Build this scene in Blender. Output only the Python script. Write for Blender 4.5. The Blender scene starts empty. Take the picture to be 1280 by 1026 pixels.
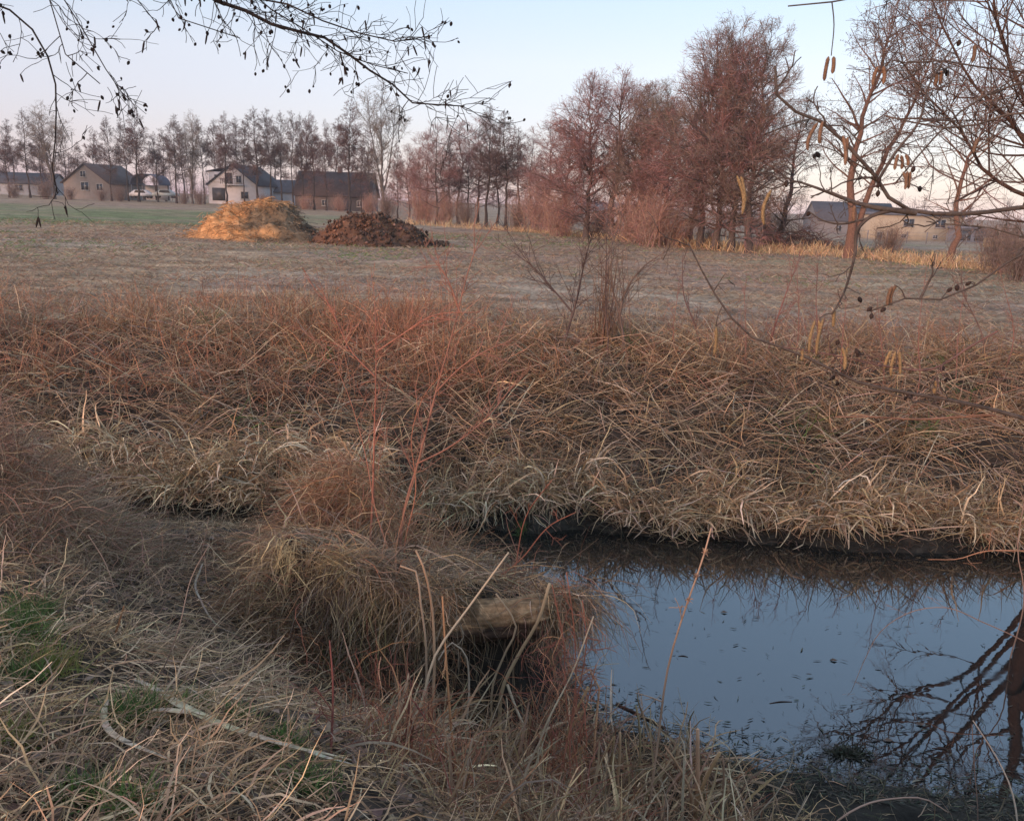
import bpy, math
import numpy as np
from mathutils import Vector

# ---------------------------------------------------------------- camera, sky, sun, exposure
scene = bpy.context.scene
F_PX, EYE, PITCH, ROLL = 1028.0, 3.6, math.radians(14.1), math.radians(1.9)
cam_data = bpy.data.cameras.new("camera")
cam = bpy.data.objects.new("camera", cam_data)
scene.collection.objects.link(cam)
scene.camera = cam
cam_data.sensor_fit = 'HORIZONTAL'
cam_data.sensor_width = 36.0
cam_data.lens = 36.0 * F_PX / 1280.0
cam_data.clip_start, cam_data.clip_end = 0.05, 6000.0
cam.location = (0, 0, EYE)
from mathutils import Matrix
cam.rotation_euler = (Matrix.Rotation(math.pi/2 - PITCH, 4, 'X') @ Matrix.Rotation(ROLL, 4, 'Z')).to_euler()

SUN_EL, SUN_AZ = math.radians(13.0), math.radians(216.0)      # low sun, behind the camera and to its left
world = bpy.data.worlds.new("World")
scene.world = world
world.use_nodes = True
wn, wl = world.node_tree.nodes, world.node_tree.links
wn.clear()
w_out = wn.new('ShaderNodeOutputWorld')
w_bg = wn.new('ShaderNodeBackground')
w_sky = wn.new('ShaderNodeTexSky')
w_sky.sky_type = 'NISHITA'
w_sky.sun_disc = False
w_sky.sun_elevation = SUN_EL
w_sky.sun_rotation = SUN_AZ
w_sky.altitude = 100.0
w_sky.air_density, w_sky.dust_density, w_sky.ozone_density = 1.0, 0.6, 1.0
w_geo = wn.new('ShaderNodeTexCoord')
w_sep = wn.new('ShaderNodeSeparateXYZ')
w_ramp = wn.new('ShaderNodeValToRGB')
w_mix = wn.new('ShaderNodeMix'); w_mix.data_type = 'RGBA'; w_mix.blend_type = 'ADD'; w_mix.clamp_result = False
wl.new(w_geo.outputs['Generated'], w_sep.inputs[0])
wl.new(w_sep.outputs['Z'], w_ramp.inputs['Fac'])
# dusk air: rose belt low over the horizon, pale blue above, deeper blue overhead (same all round)
els = w_ramp.color_ramp.elements
stops = [(0.0, (2.4, 1.3, 3.3)), (0.07, (3.1, 2.1, 3.4)), (0.15, (4.0, 3.3, 3.8)), (0.26, (3.2, 3.9, 4.5)),
         (0.40, (3.0, 4.4, 6.3)), (0.60, (3.4, 4.6, 6.5)), (1.0, (5.2, 5.3, 5.8))]
els[0].position, els[1].position = 0.0, 1.0
for p, c in stops[1:-1]:
    els.new(p)
for e, (p, c) in zip(els, stops):
    e.position = p
    e.color = (c[0]/10, c[1]/10, c[2]/10, 1)
w_gain = wn.new('ShaderNodeVectorMath'); w_gain.operation = 'SCALE'
w_gain.inputs['Scale'].default_value = 10.0
wl.new(w_ramp.outputs['Color'], w_gain.inputs[0])
w_mix.inputs['Factor'].default_value = 1.0
wl.new(w_sky.outputs['Color'], w_mix.inputs['A'])
wl.new(w_gain.outputs[0], w_mix.inputs['B'])
wl.new(w_mix.outputs['Result'], w_bg.inputs['Color'])
w_bg.inputs['Strength'].default_value = 0.1
wl.new(w_bg.outputs[0], w_out.inputs['Surface'])

sun_data = bpy.data.lights.new("sun", 'SUN')
sun_data.energy = 2.5
sun_data.angle = math.radians(20.0)      # afterglow: a broad, soft source
sun_data.color = (1.0, 0.58, 0.42)
sun = bpy.data.objects.new("sun", sun_data)
scene.collection.objects.link(sun)
sdir = Vector((math.sin(SUN_AZ)*math.cos(SUN_EL), math.cos(SUN_AZ)*math.cos(SUN_EL), math.sin(SUN_EL)))
sun.rotation_euler = sdir.to_track_quat('Z', 'Y').to_euler()

vs = scene.view_settings
vs.view_transform, vs.look, vs.gamma, vs.use_curve_mapping = 'Standard', 'None', 1.0, False
vs.exposure = 0.22
scene.cycles.max_bounces = 5
scene.cycles.diffuse_bounces = 2
scene.cycles.glossy_bounces = 3
scene.cycles.transparent_max_bounces = 8
scene.cycles.volume_bounces = 1

# ---------------------------------------------------------------- helpers
rng = np.random.default_rng(7)
COL = scene.collection

def ray(px, py):
    u, v = (px - 640)/F_PX, (513 - py)/F_PX
    c, s = math.cos(ROLL), math.sin(ROLL)
    u, v = u*c - v*s, u*s + v*c
    return np.array([u, math.cos(PITCH) + v*math.sin(PITCH), -math.sin(PITCH) + v*math.cos(PITCH)])

def at(px, py, y):
    """point seen at a pixel, at distance y ahead"""
    r = ray(px, py)
    return r*(y/r[1]) + np.array([0, 0, EYE])

def on(px, py, z):
    """point seen at a pixel, on the level z"""
    r = ray(px, py)
    return r*((z - EYE)/r[2]) + np.array([0, 0, EYE])

def norm(a):
    return a/np.maximum(np.linalg.norm(a, axis=-1, keepdims=True), 1e-9)

def sm(a, b, x):
    t = np.clip((x - a)/(b - a), 0, 1)
    return t*t*(3 - 2*t)

_perm = np.random.default_rng(3).random((256, 256))
def noise(x, y, s=1.0, o=0):
    """value noise in -1..1"""
    x = np.asarray(x, float)/s + 17.3*o + 500; y = np.asarray(y, float)/s + 9.1*o + 500
    xi, yi = np.floor(x).astype(int), np.floor(y).astype(int)
    fx, fy = x - xi, y - yi
    fx, fy = fx*fx*(3 - 2*fx), fy*fy*(3 - 2*fy)
    g = lambda i, j: _perm[(xi + i) % 256, (yi + j) % 256]
    return ((g(0,0)*(1-fx) + g(1,0)*fx)*(1-fy) + (g(0,1)*(1-fx) + g(1,1)*fx)*fy)*2 - 1

def spline(pts, n):
    """smooth curve through pts (chord-length Catmull-Rom), n points evenly along it"""
    p = np.asarray(pts, float)
    s = np.concatenate([[0], np.cumsum(np.maximum(np.linalg.norm(np.diff(p, axis=0), axis=1), 1e-6))])
    h = np.diff(s)[:, None]; sl = np.diff(p, axis=0)/h
    m = np.vstack([sl[:1], (sl[:-1]*h[1:] + sl[1:]*h[:-1])/(h[1:] + h[:-1]), sl[-1:]]) if len(p) > 2 else np.vstack([sl, sl])
    t = np.linspace(0, s[-1], n)
    i = np.clip(np.searchsorted(s, t, side='right') - 1, 0, len(p) - 2)
    H = h[i]; u = ((t - s[i])/H[:, 0])[:, None]
    return (2*u**3 - 3*u**2 + 1)*p[i] + (u**3 - 2*u**2 + u)*H*m[i] + (3*u**2 - 2*u**3)*p[i+1] + (u**3 - u**2)*H*m[i+1]

class Acc:
    """collects geometry for one mesh object"""
    def __init__(self):
        self.v, self.c, self.q, self.t, self.n = [], [], [], [], 0
    def raw(self, v, faces, col):
        v = np.asarray(v, float).reshape(-1, 3)
        col = np.broadcast_to(np.asarray(col, float), v.shape)
        self.v.append(v); self.c.append(col)
        f = np.asarray(faces, int)
        if len(f):
            (self.q if f.shape[1] == 4 else self.t).append(f + self.n)
        self.n += len(v)
        return self
    def ribbons(self, P, w, col, side=None):
        N, K = P.shape[:2]
        if N == 0: return self
        if side is None:
            side = norm(np.cross(P[:, -1] - P[:, 0], rng.normal(size=(N, 3))))
        w = np.broadcast_to(w, (N, K))[..., None]*0.5
        V = np.stack([P - side[:, None]*w, P + side[:, None]*w], 2)
        idx = np.arange(N*K*2).reshape(N, K, 2)
        f = np.stack([idx[:, :-1, 0], idx[:, :-1, 1], idx[:, 1:, 1], idx[:, 1:, 0]], -1).reshape(-1, 4)
        c = np.broadcast_to(np.asarray(col, float).reshape(-1, 1, 1, 3), (N, K, 2, 3)).reshape(-1, 3)
        return self.raw(V, f, c)
    def tubes(self, P, r, col, S=4, cap=True):
        N, K = P.shape[:2]
        if N == 0: return self
        T = norm(np.gradient(P, axis=1))
        ref = norm(np.cross(P[:, -1] - P[:, 0], rng.normal(size=(N, 3))))[:, None]
        u = norm(np.cross(T, np.broadcast_to(ref, T.shape))); w = np.cross(T, u)
        a = np.arange(S)*2*math.pi/S
        r = np.broadcast_to(r, (N, K))[..., None, None]
        V = P[:, :, None] + r*(u[:, :, None]*np.cos(a)[:, None] + w[:, :, None]*np.sin(a)[:, None])
        idx = np.arange(N*K*S).reshape(N, K, S)
        nx = np.roll(idx, -1, 2)
        f = np.stack([idx[:, :-1], nx[:, :-1], nx[:, 1:], idx[:, 1:]], -1).reshape(-1, 4)
        c = np.broadcast_to(np.asarray(col, float).reshape(-1, 1, 1, 3), V.shape).reshape(-1, 3)
        b = self.n
        self.raw(V, f, c)
        if cap and S >= 4:
            e = idx[:, -1] + b
            for k in range(1, S - 1):
                self.t.append(np.stack([e[:, 0], e[:, k], e[:, k+1]], -1))
        return self
    def box(self, lo, hi, col=(.5, .5, .5)):
        x0, y0, z0 = lo; x1, y1, z1 = hi
        v = [(x0,y0,z0),(x1,y0,z0),(x1,y1,z0),(x0,y1,z0),(x0,y0,z1),(x1,y0,z1),(x1,y1,z1),(x0,y1,z1)]
        return self.raw(v, [(0,3,2,1),(4,5,6,7),(0,1,5,4),(1,2,6,5),(2,3,7,6),(3,0,4,7)], col)
    def build(self, name, mat, parent=None, smooth=False, loc=None):
        V = np.concatenate(self.v); C = np.concatenate(self.c)
        q = np.concatenate(self.q) if self.q else np.zeros((0, 4), int)
        t = np.concatenate(self.t) if self.t else np.zeros((0, 3), int)
        if loc is not None: V = V - np.asarray(loc)
        me = bpy.data.meshes.new(name)
        me.vertices.add(len(V)); me.vertices.foreach_set('co', V.astype(np.float32).ravel())
        lv = np.concatenate([q.ravel(), t.ravel()]).astype(np.int32)
        me.loops.add(len(lv)); me.loops.foreach_set('vertex_index', lv)
        st = np.concatenate([np.arange(len(q))*4, len(q)*4 + np.arange(len(t))*3]).astype(np.int32)
        me.polygons.add(len(st)); me.polygons.foreach_set('loop_start', st)
        me.update(calc_edges=True)
        if smooth:
            me.polygons.foreach_set('use_smooth', np.ones(len(st), bool))
        at_ = me.color_attributes.new('Col', 'FLOAT_COLOR', 'POINT')
        at_.data.foreach_set('color', np.hstack([C, np.ones((len(C), 1))]).astype(np.float32).ravel())
        me.materials.append(mat)
        o = bpy.data.objects.new(name, me)
        COL.objects.link(o)
        if parent is not None: o.parent = parent
        elif loc is not None: o.location = loc
        return o

def tag(o, label=None, cat=None, group=None, kind=None):
    for k, v in (('label', label), ('category', cat), ('group', group), ('kind', kind)):
        if v: o[k] = v
    return o

def empty(name, loc, label, cat, group=None):
    o = bpy.data.objects.new(name, None)
    o.empty_display_size = 0.2
    COL.objects.link(o); o.location = loc
    return tag(o, label, cat, group)

def grow(root, d, L, K, grav=0.0, jit=0.1, r=rng):
    """N curved paths of K points"""
    N = len(root)
    L = np.broadcast_to(L, (N,)); grav = np.broadcast_to(grav, (N,))
    P = np.empty((N, K, 3)); P[:, 0] = root
    d = norm(d); seg = (L/(K-1))[:, None]
    for k in range(1, K):
        P[:, k] = P[:, k-1] + d*seg
        d = d + jit*r.normal(size=(N, 3)); d[:, 2] -= grav
        d = norm(d)
    return P

def rand_dir(N, tilt_lo, tilt_hi, az=None, azs=None, r=rng):
    """unit vectors, tilt in degrees from vertical, azimuth az +- azs (radians) or any"""
    t = np.radians(r.uniform(tilt_lo, tilt_hi, N))
    a = r.uniform(0, 2*math.pi, N) if az is None else az + azs*r.normal(size=N)
    return np.stack([np.sin(t)*np.cos(a), np.sin(t)*np.sin(a), np.cos(t)], -1)

def pick(palette, N, var=0.18, r=rng):
    p = np.asarray(palette, float)[r.integers(0, len(palette), N)]
    return p*np.exp(var*r.normal(size=(N, 1)))*(1 + 0.05*r.normal(size=(N, 3)))

# ---------------------------------------------------------------- materials
def new_mat(name):
    m = bpy.data.materials.new(name); m.use_nodes = True
    nt = m.node_tree
    return m, nt.nodes, nt.links, nt.nodes['Principled BSDF']

def mat_attr(name, rough=0.85, scale=30.0, amount=0.35, bump=0.0, spec=0.3, bscale=None, trans=0.0):
    """colour from the mesh, broken up with noise"""
    m, n, l, b = new_mat(name)
    a = n.new('ShaderNodeAttribute'); a.attribute_name = 'Col'
    g = n.new('ShaderNodeNewGeometry')
    t = n.new('ShaderNodeTexNoise'); t.inputs['Scale'].default_value = scale
    t.inputs['Detail'].default_value = 4.0
    l.new(g.outputs['Position'], t.inputs['Vector'])
    mr = n.new('ShaderNodeMapRange')
    mr.inputs['From Min'].default_value, mr.inputs['From Max'].default_value = 0.3, 0.7
    mr.inputs['To Min'].default_value, mr.inputs['To Max'].default_value = 1 - amount, 1 + amount
    l.new(t.outputs['Fac'], mr.inputs['Value'])
    mu = n.new('ShaderNodeVectorMath'); mu.operation = 'SCALE'
    l.new(a.outputs['Color'], mu.inputs[0]); l.new(mr.outputs['Result'], mu.inputs['Scale'])
    l.new(mu.outputs[0], b.inputs['Base Color'])
    b.inputs['Roughness'].default_value = rough
    b.inputs['Specular IOR Level'].default_value = spec
    if bump:
        t2 = n.new('ShaderNodeTexNoise'); t2.inputs['Scale'].default_value = bscale or scale
        t2.inputs['Detail'].default_value = 6.0
        l.new(g.outputs['Position'], t2.inputs['Vector'])
        bp = n.new('ShaderNodeBump'); bp.inputs['Strength'].default_value = 1.0
        bp.inputs['Distance'].default_value = bump
        l.new(t2.outputs['Fac'], bp.inputs['Height'])
        l.new(bp.outputs[0], b.inputs['Normal'])
    if trans:
        td = n.new('ShaderNodeBsdfTranslucent')
        l.new(mu.outputs[0], td.inputs['Color'])
        mx = n.new('ShaderNodeMixShader'); mx.inputs[0].default_value = trans
        l.new(b.outputs[0], mx.inputs[1]); l.new(td.outputs[0], mx.inputs[2])
        l.new(mx.outputs[0], n['Material Output'].inputs['Surface'])
    return m

M_GROUND = mat_attr('soil_and_field', 0.95, 9.0, 0.45, 0.03, 0.2, 14.0)
def streaks(m, scale, amount, stretch):
    """a second, drawn-out layer of colour variation (clods and drifts of straw)"""
    n, l = m.node_tree.nodes, m.node_tree.links
    b = n['Principled BSDF']; src = b.inputs['Base Color'].links[0].from_socket
    g = n.new('ShaderNodeNewGeometry'); mp = n.new('ShaderNodeMapping'); mp.inputs['Scale'].default_value = stretch
    t = n.new('ShaderNodeTexNoise'); t.inputs['Scale'].default_value = scale; t.inputs['Detail'].default_value = 5; t.inputs['Roughness'].default_value = .65
    l.new(g.outputs['Position'], mp.inputs[0]); l.new(mp.outputs[0], t.inputs['Vector'])
    mr = n.new('ShaderNodeMapRange'); mr.inputs['From Min'].default_value, mr.inputs['From Max'].default_value = .35, .65
    mr.inputs['To Min'].default_value, mr.inputs['To Max'].default_value = 1 - amount, 1 + amount
    l.new(t.outputs['Fac'], mr.inputs['Value'])
    s = n.new('ShaderNodeVectorMath'); s.operation = 'SCALE'
    l.new(src, s.inputs[0]); l.new(mr.outputs[0], s.inputs['Scale']); l.new(s.outputs[0], b.inputs['Base Color'])
streaks(M_GROUND, 1.1, .45, (.6, 1.3, 1))
M_GRASS = mat_attr('dry_grass', 0.8, 12.0, 0.25, spec=0.25, trans=0.2)
M_BARK = mat_attr('bark', 0.9, 20.0, 0.35, 0.01, 0.2, 60.0)
M_TWIG = mat_attr('twig', 0.85, 3.0, 0.2, spec=0.2)
M_LEAF = mat_attr('dead_leaf', 0.8, 40.0, 0.4, spec=0.3)
M_WOOD = mat_attr('weathered_wood', 0.85, 25.0, 0.4, 0.012, 0.25, 45.0)
M_STRAW = mat_attr('straw', 0.85, 2.5, 0.3, 0.03, 0.2, 8.0)
M_WALL = mat_attr('render_wall', 0.9, 1.5, 0.08, 0.004, 0.2, 20.0)
M_ROOF = mat_attr('roof_covering', 0.8, 2.0, 0.2, 0.03, 0.3, 6.0)
M_DARK = mat_attr('dark_painted', 0.5, 2.0, 0.1, spec=0.4)
M_GLASS = mat_attr('window_glass', 0.1, 2.0, 0.05, spec=0.6)
M_CATKIN = mat_attr('catkin', 0.8, 300.0, 0.35, 0.002, 0.2, 400.0)
M_METAL = mat_attr('painted_metal', 0.35, 2.0, 0.05, spec=0.5)

# ---------------------------------------------------------------- terrain
_xf = np.array([-30, -8, -5, -3.8, -2.2, -0.9, 0.6, 2.4, 4.1, 5.8, 9, 30.])
_yf = np.array([9.4, 9.0, 9.1, 9.2, 9.1, 8.9, 8.75, 8.65, 8.45, 8.55, 8.8, 9.4])
_xn = np.array([-30, -8, -5, -3, -1.6, -0.8, 0.0, 0.35, 0.5, 0.7, 1.0, 1.46, 2.4, 3.4, 6, 12, 30.])
_yn = np.array([8.7, 8.5, 8.45, 8.5, 8.2, 7.4, 7.0, 6.5, 5.8, 5.35, 5.1, 4.85, 4.65, 4.5, 4.3, 4.2, 4.2])
def far_edge(x):
    return np.interp(x, _xf, _yf) + 0.10*noise(x, 0*np.asarray(x), 0.5, 1) + 0.05*noise(x, 0*np.asarray(x), 0.17, 2)
def near_edge(x):
    return np.interp(x, _xn, _yn) + 0.06*noise(x, 0*np.asarray(x), 0.4, 3)

# near bank control points (x, y, height above the water)
_cp = np.array([
 (-9,1,2.3),(-9,4,1.9),(-9,6.5,1.1),(-9,8.4,.05),(-5,1,2.15),(-5,3,1.9),(-5,5,1.45),(-5,7,.75),(-5,8.4,.06),
 (-3,0,2.1),(-3,2,1.95),(-2.4,3.4,1.62),(-3,4.4,1.45),(-3.2,5.6,1.1),(-3.2,7,.6),(-3,8.4,.06),
 (-1.6,8.1,.06),(-1.8,7.2,.42),(-2,6.2,.72),(-2,5,1.0),(-1.5,4.2,1.0),(-1.6,3.2,1.45),(-1.3,2.4,1.75),(-1,1.8,1.95),(-1,0,2.05),
 (-.55,2.5,1.6),(-.7,3.3,1.22),(-.8,4,.8),(-.85,4.5,.55),(-.3,3.2,1.0),(-.1,3.9,.5),(-.15,4.5,.3),(-.2,2.4,1.5),
 (.3,3.2,.75),(.3,4.2,.22),(.3,4.9,.12),(.6,5.1,.05),(0,1,1.95),(.5,1.6,1.7),(.8,2.6,1.0),(.9,3.6,.35),(1,4.4,.1),
 (1.46,4.7,.05),(1.5,4.1,.12),(1.5,3.2,.5),(1.6,2.2,1.15),(1.6,1,1.75),(2.6,4.4,.04),(2.6,3.8,.1),(2.7,3,.5),(2.8,1.6,1.4),(2.6,0,1.95),
 (4,4.3,.04),(4,3.6,.12),(4,2.6,.6),(4.5,1,1.6),(8,4,.06),(8,3,.5),(8,1,1.7),(-.5,5.6,.5),(-.8,7.3,.05),(0,6.9,.05),(.35,6.2,.05)])
def _phi(r): return np.sqrt(r*r + 0.09)
_A = _phi(np.linalg.norm(_cp[:, None, :2] - _cp[None, :, :2], axis=-1))
_B = np.hstack([_cp[:, :2], np.ones((len(_cp), 1))])
_S = np.linalg.solve(np.block([[_A, _B], [_B.T, np.zeros((3, 3))]]), np.concatenate([_cp[:, 2], np.zeros(3)]))
def near_z(x, y):
    x = np.clip(x, -9, 8); y = np.clip(y, 0, 9)
    z = np.zeros(np.shape(x))
    for i, (a, b, _) in enumerate(_cp):
        z = z + _S[i]*_phi(np.hypot(x - a, y - b))
    return np.clip(z + _S[-3]*x + _S[-2]*y + _S[-1], -0.3, 2.6)

_ax, _ay, _at = -0.65, 5.72, 1.33
def mound_z(x, y):
    u, v = (x - _ax)/1.15, (y - _ay)/0.92
    r = (np.abs(u)**2.6 + np.abs(v)**2.6)**(1/2.6) + 0.09*noise(x, y, 0.35, 5)
    return (_at - 0.16 - 0.20*(x - _ax) - 0.36*(y - 5.1) + 0.07*noise(x, y, 0.3, 6))*(1 - sm(0.80, 1.06, r)) - 0.4*sm(0.8, 1.06, r)

def field_z(x, y):
    drop = -1.9*sm(45, 150, y)*sm(5, 60, x) + 0.5*sm(60, 150, y)*sm(-10, -60, x)
    rough = 0.035*noise(x, y, 0.9, 8) + 0.025*noise(x, y, 0.4, 9) + 0.10*noise(x, y, 9, 10)
    return 1.4 + drop + rough*(1 - sm(60, 120, y)) - 12*sm(400, 2500, np.hypot(x, y))

_fs = np.array([0, .08, .25, .7, 1.3, 2.2, 3.2, 4.2, 5.2])
_fz = np.array([0, .05, .10, .34, .56, .86, 1.15, 1.36, 1.4])
def T(x, y):
    x, y = np.asarray(x, float), np.asarray(y, float)
    s = y - far_edge(x)
    zf = np.where(s > 5.2, field_z(x, y), np.interp(s, _fs, _fz) + (field_z(x, y) - 1.4)*sm(2.5, 5.2, s)
                  + sm(0.1, 0.8, s)*(1 - sm(4, 5.2, s))*(0.08*noise(x, y, 0.8, 12) + 0.05*noise(x, y, 0.35, 13)))
    sn = near_edge(x) - y
    zn = np.maximum(near_z(x, y)*sm(-0.05, 0.5, sn) + 0.012, 0) + sm(0.5, 1.2, sn)*(0.05*noise(x, y, 0.6, 14) + 0.03*noise(x, y, 0.22, 15)) \
         + 0.025*sm(0, .25, sn)*noise(x, y, 0.12, 16)*(1 - sm(.7, 1.5, sn))
    zf = zf + np.where(s < 1.2, sm(0, .15, s)*(1 - sm(.5, 1.2, s))*(.05*noise(x, y, .28, 33) + .035*noise(x, y, .13, 34)), 0)
    deep = -0.4*np.minimum(1, np.minimum(-s, -sn)/0.7 + 0.04)
    z = np.where(s >= 0, zf, np.where(sn >= 0, zn, deep))
    z = np.where(y < -2, np.maximum(z, 0) + 0.3*noise(x, y, 12, 18), z)
    return np.maximum(z, mound_z(x, y))

def put(x, y, dz=0.0):
    return np.stack([x, y, T(x, y) + dz], -1)

def axis(lo, hi, step, g1, m1, g2, m2, flip=False):
    a = list(np.arange(lo, hi, step)); d = step
    while a[-1] < m1: d *= g1 if d < 6 else 1.0; d = max(d, 0); a.append(a[-1] + d)
    while a[-1] < m2: d *= g2; a.append(a[-1] + d)
    return a
xs = axis(0, 7, .11, 1.045, 150, 1.15, 3000)
xs = np.array([-v for v in xs[:0:-1]] + xs)
ys = np.array([-v for v in axis(-1, 1, .25, 1.15, 60, 1.3, 1500)[:0:-1]] + axis(1.0, 15, .095, 1.02, 170, 1.12, 4000))
X, Y = np.meshgrid(xs, ys)
Z = T(X, Y)
n0 = noise(X, Y, 2.2, 20)*.5 + noise(X, Y, .7, 21)*.5
sF = Y - far_edge(X)
field = np.array([.295, .207, .128])*(1 + .30*n0[..., None])
pale = np.array([.31, .245, .175]); redd = np.array([.26, .175, .13]); green = np.array([.13, .165, .065])
k = (sm(.1, .6, noise(X, Y, 5, 22) + .3*n0)*.7)[..., None]; field = field*(1-k) + pale*k
k = (sm(.0, .7, noise(X, Y*1.6, 6, 23) + .4*n0)*.7)[..., None]; field = field*(1-k) + redd*k
k = (sm(50, 58, Y)*(1 - sm(92, 110, Y + 6*n0))*sm(-14, -22, X + 5*n0)*(.45 + .45*sm(-.3, .4, noise(X, Y, 3, 25) + .5*n0)))[..., None]; field = field*(1-k) + green*k
k = (sm(-.2, .5, noise(X, Y, 7, 24) + .3*n0)*sm(22, 36, Y)*sm(-4, 2, X)*(1-sm(60, 90, Y))*.42)[..., None]; field = field*(1-k) + green*k
soil = np.array([.048, .036, .027])*(1 + .4*n0[..., None])
mud = np.array([.030, .027, .022])*(1 + .3*n0[..., None])
k = sm(3.6, 5.4, sF + .5*n0)[..., None]; C = soil*(1-k) + field*k
k = (1 - sm(.06, .24, Z + 0.03*n0))[..., None]*(sF < 4)[..., None]; C = C*(1-k) + mud*k
k = (sm(-.7, -.2, X)*(1 - sm(.9, 1.3, X))*sm(3.5, 4.1, Y)*(sF < 0)*.75)[..., None]; C = C*(1-k) + mud*k  # dark mud on the shore; also painted shade for the hollow under the log
idx = np.arange(X.size).reshape(X.shape)
gf = np.stack([idx[:-1, :-1], idx[:-1, 1:], idx[1:, 1:], idx[1:, :-1]], -1).reshape(-1, 4)
ground = Acc().raw(np.stack([X, Y, Z], -1), gf, C.reshape(-1, 3)).build('ground', M_GROUND, smooth=True)
tag(ground, kind='structure')

# water: one sheet in the ditch and pond
m, n, l, b = new_mat('pond_water')
b.inputs['Base Color'].default_value = (.012, .014, .013, 1)
b.inputs['Roughness'].default_value = 0.03
b.inputs['IOR'].default_value = 2.25
t = n.new('ShaderNodeTexNoise'); t.inputs['Scale'].default_value = 3.0; t.inputs['Detail'].default_value = 3
g = n.new('ShaderNodeNewGeometry'); l.new(g.outputs['Position'], t.inputs['Vector'])
bp = n.new('ShaderNodeBump'); bp.inputs['Distance'].default_value = 0.0008
l.new(t.outputs['Fac'], bp.inputs['Height']); l.new(bp.outputs[0], b.inputs['Normal'])
# thin film of dust and algae that dulls the mirror in drifting patches
t2 = n.new('ShaderNodeTexNoise'); t2.inputs['Scale'].default_value = 1.6; t2.inputs['Detail'].default_value = 9; t2.inputs['Roughness'].default_value = .7
l.new(g.outputs['Position'], t2.inputs['Vector'])
mr = n.new('ShaderNodeMapRange'); mr.inputs['From Min'].default_value = .48; mr.inputs['From Max'].default_value = .75
mr.inputs['To Min'].default_value = .01; mr.inputs['To Max'].default_value = .07
l.new(t2.outputs['Fac'], mr.inputs['Value']); l.new(mr.outputs[0], b.inputs['Roughness'])
M_WATER = m
wx = np.linspace(-30, 30, 61); wy = np.linspace(3.2, 10, 15)
WX, WY = np.meshgrid(wx, wy); idx = np.arange(WX.size).reshape(WX.shape)
wf = np.stack([idx[:-1, :-1], idx[:-1, 1:], idx[1:, 1:], idx[1:, :-1]], -1).reshape(-1, 4)
water = Acc().raw(np.stack([WX, WY, 0*WX], -1), wf, (.02, .02, .02)).build('water', M_WATER)
tag(water, kind='structure')

# ---------------------------------------------------------------- trees
BARK = np.array([.085, .064, .055]); BARK_RED = np.array([.19, .105, .075])
TW_RED = [(.32, .165, .145), (.27, .145, .13), (.22, .115, .10)]
TW_BROWN = [(.22, .155, .125), (.19, .13, .105), (.25, .17, .135)]
TW_FAR_DIM = [(.125, .085, .075), (.15, .09, .08), (.105, .078, .07)]  # twig colours darkened: the far row's missing sun is put into the palette
TW_FARRED_DIM = [(.17, .09, .08), (.14, .085, .075), (.12, .075, .068)]  # redder far twigs, dimmed the same way
TW_PALE = [(.24, .19, .15), (.20, .16, .125)]

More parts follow.
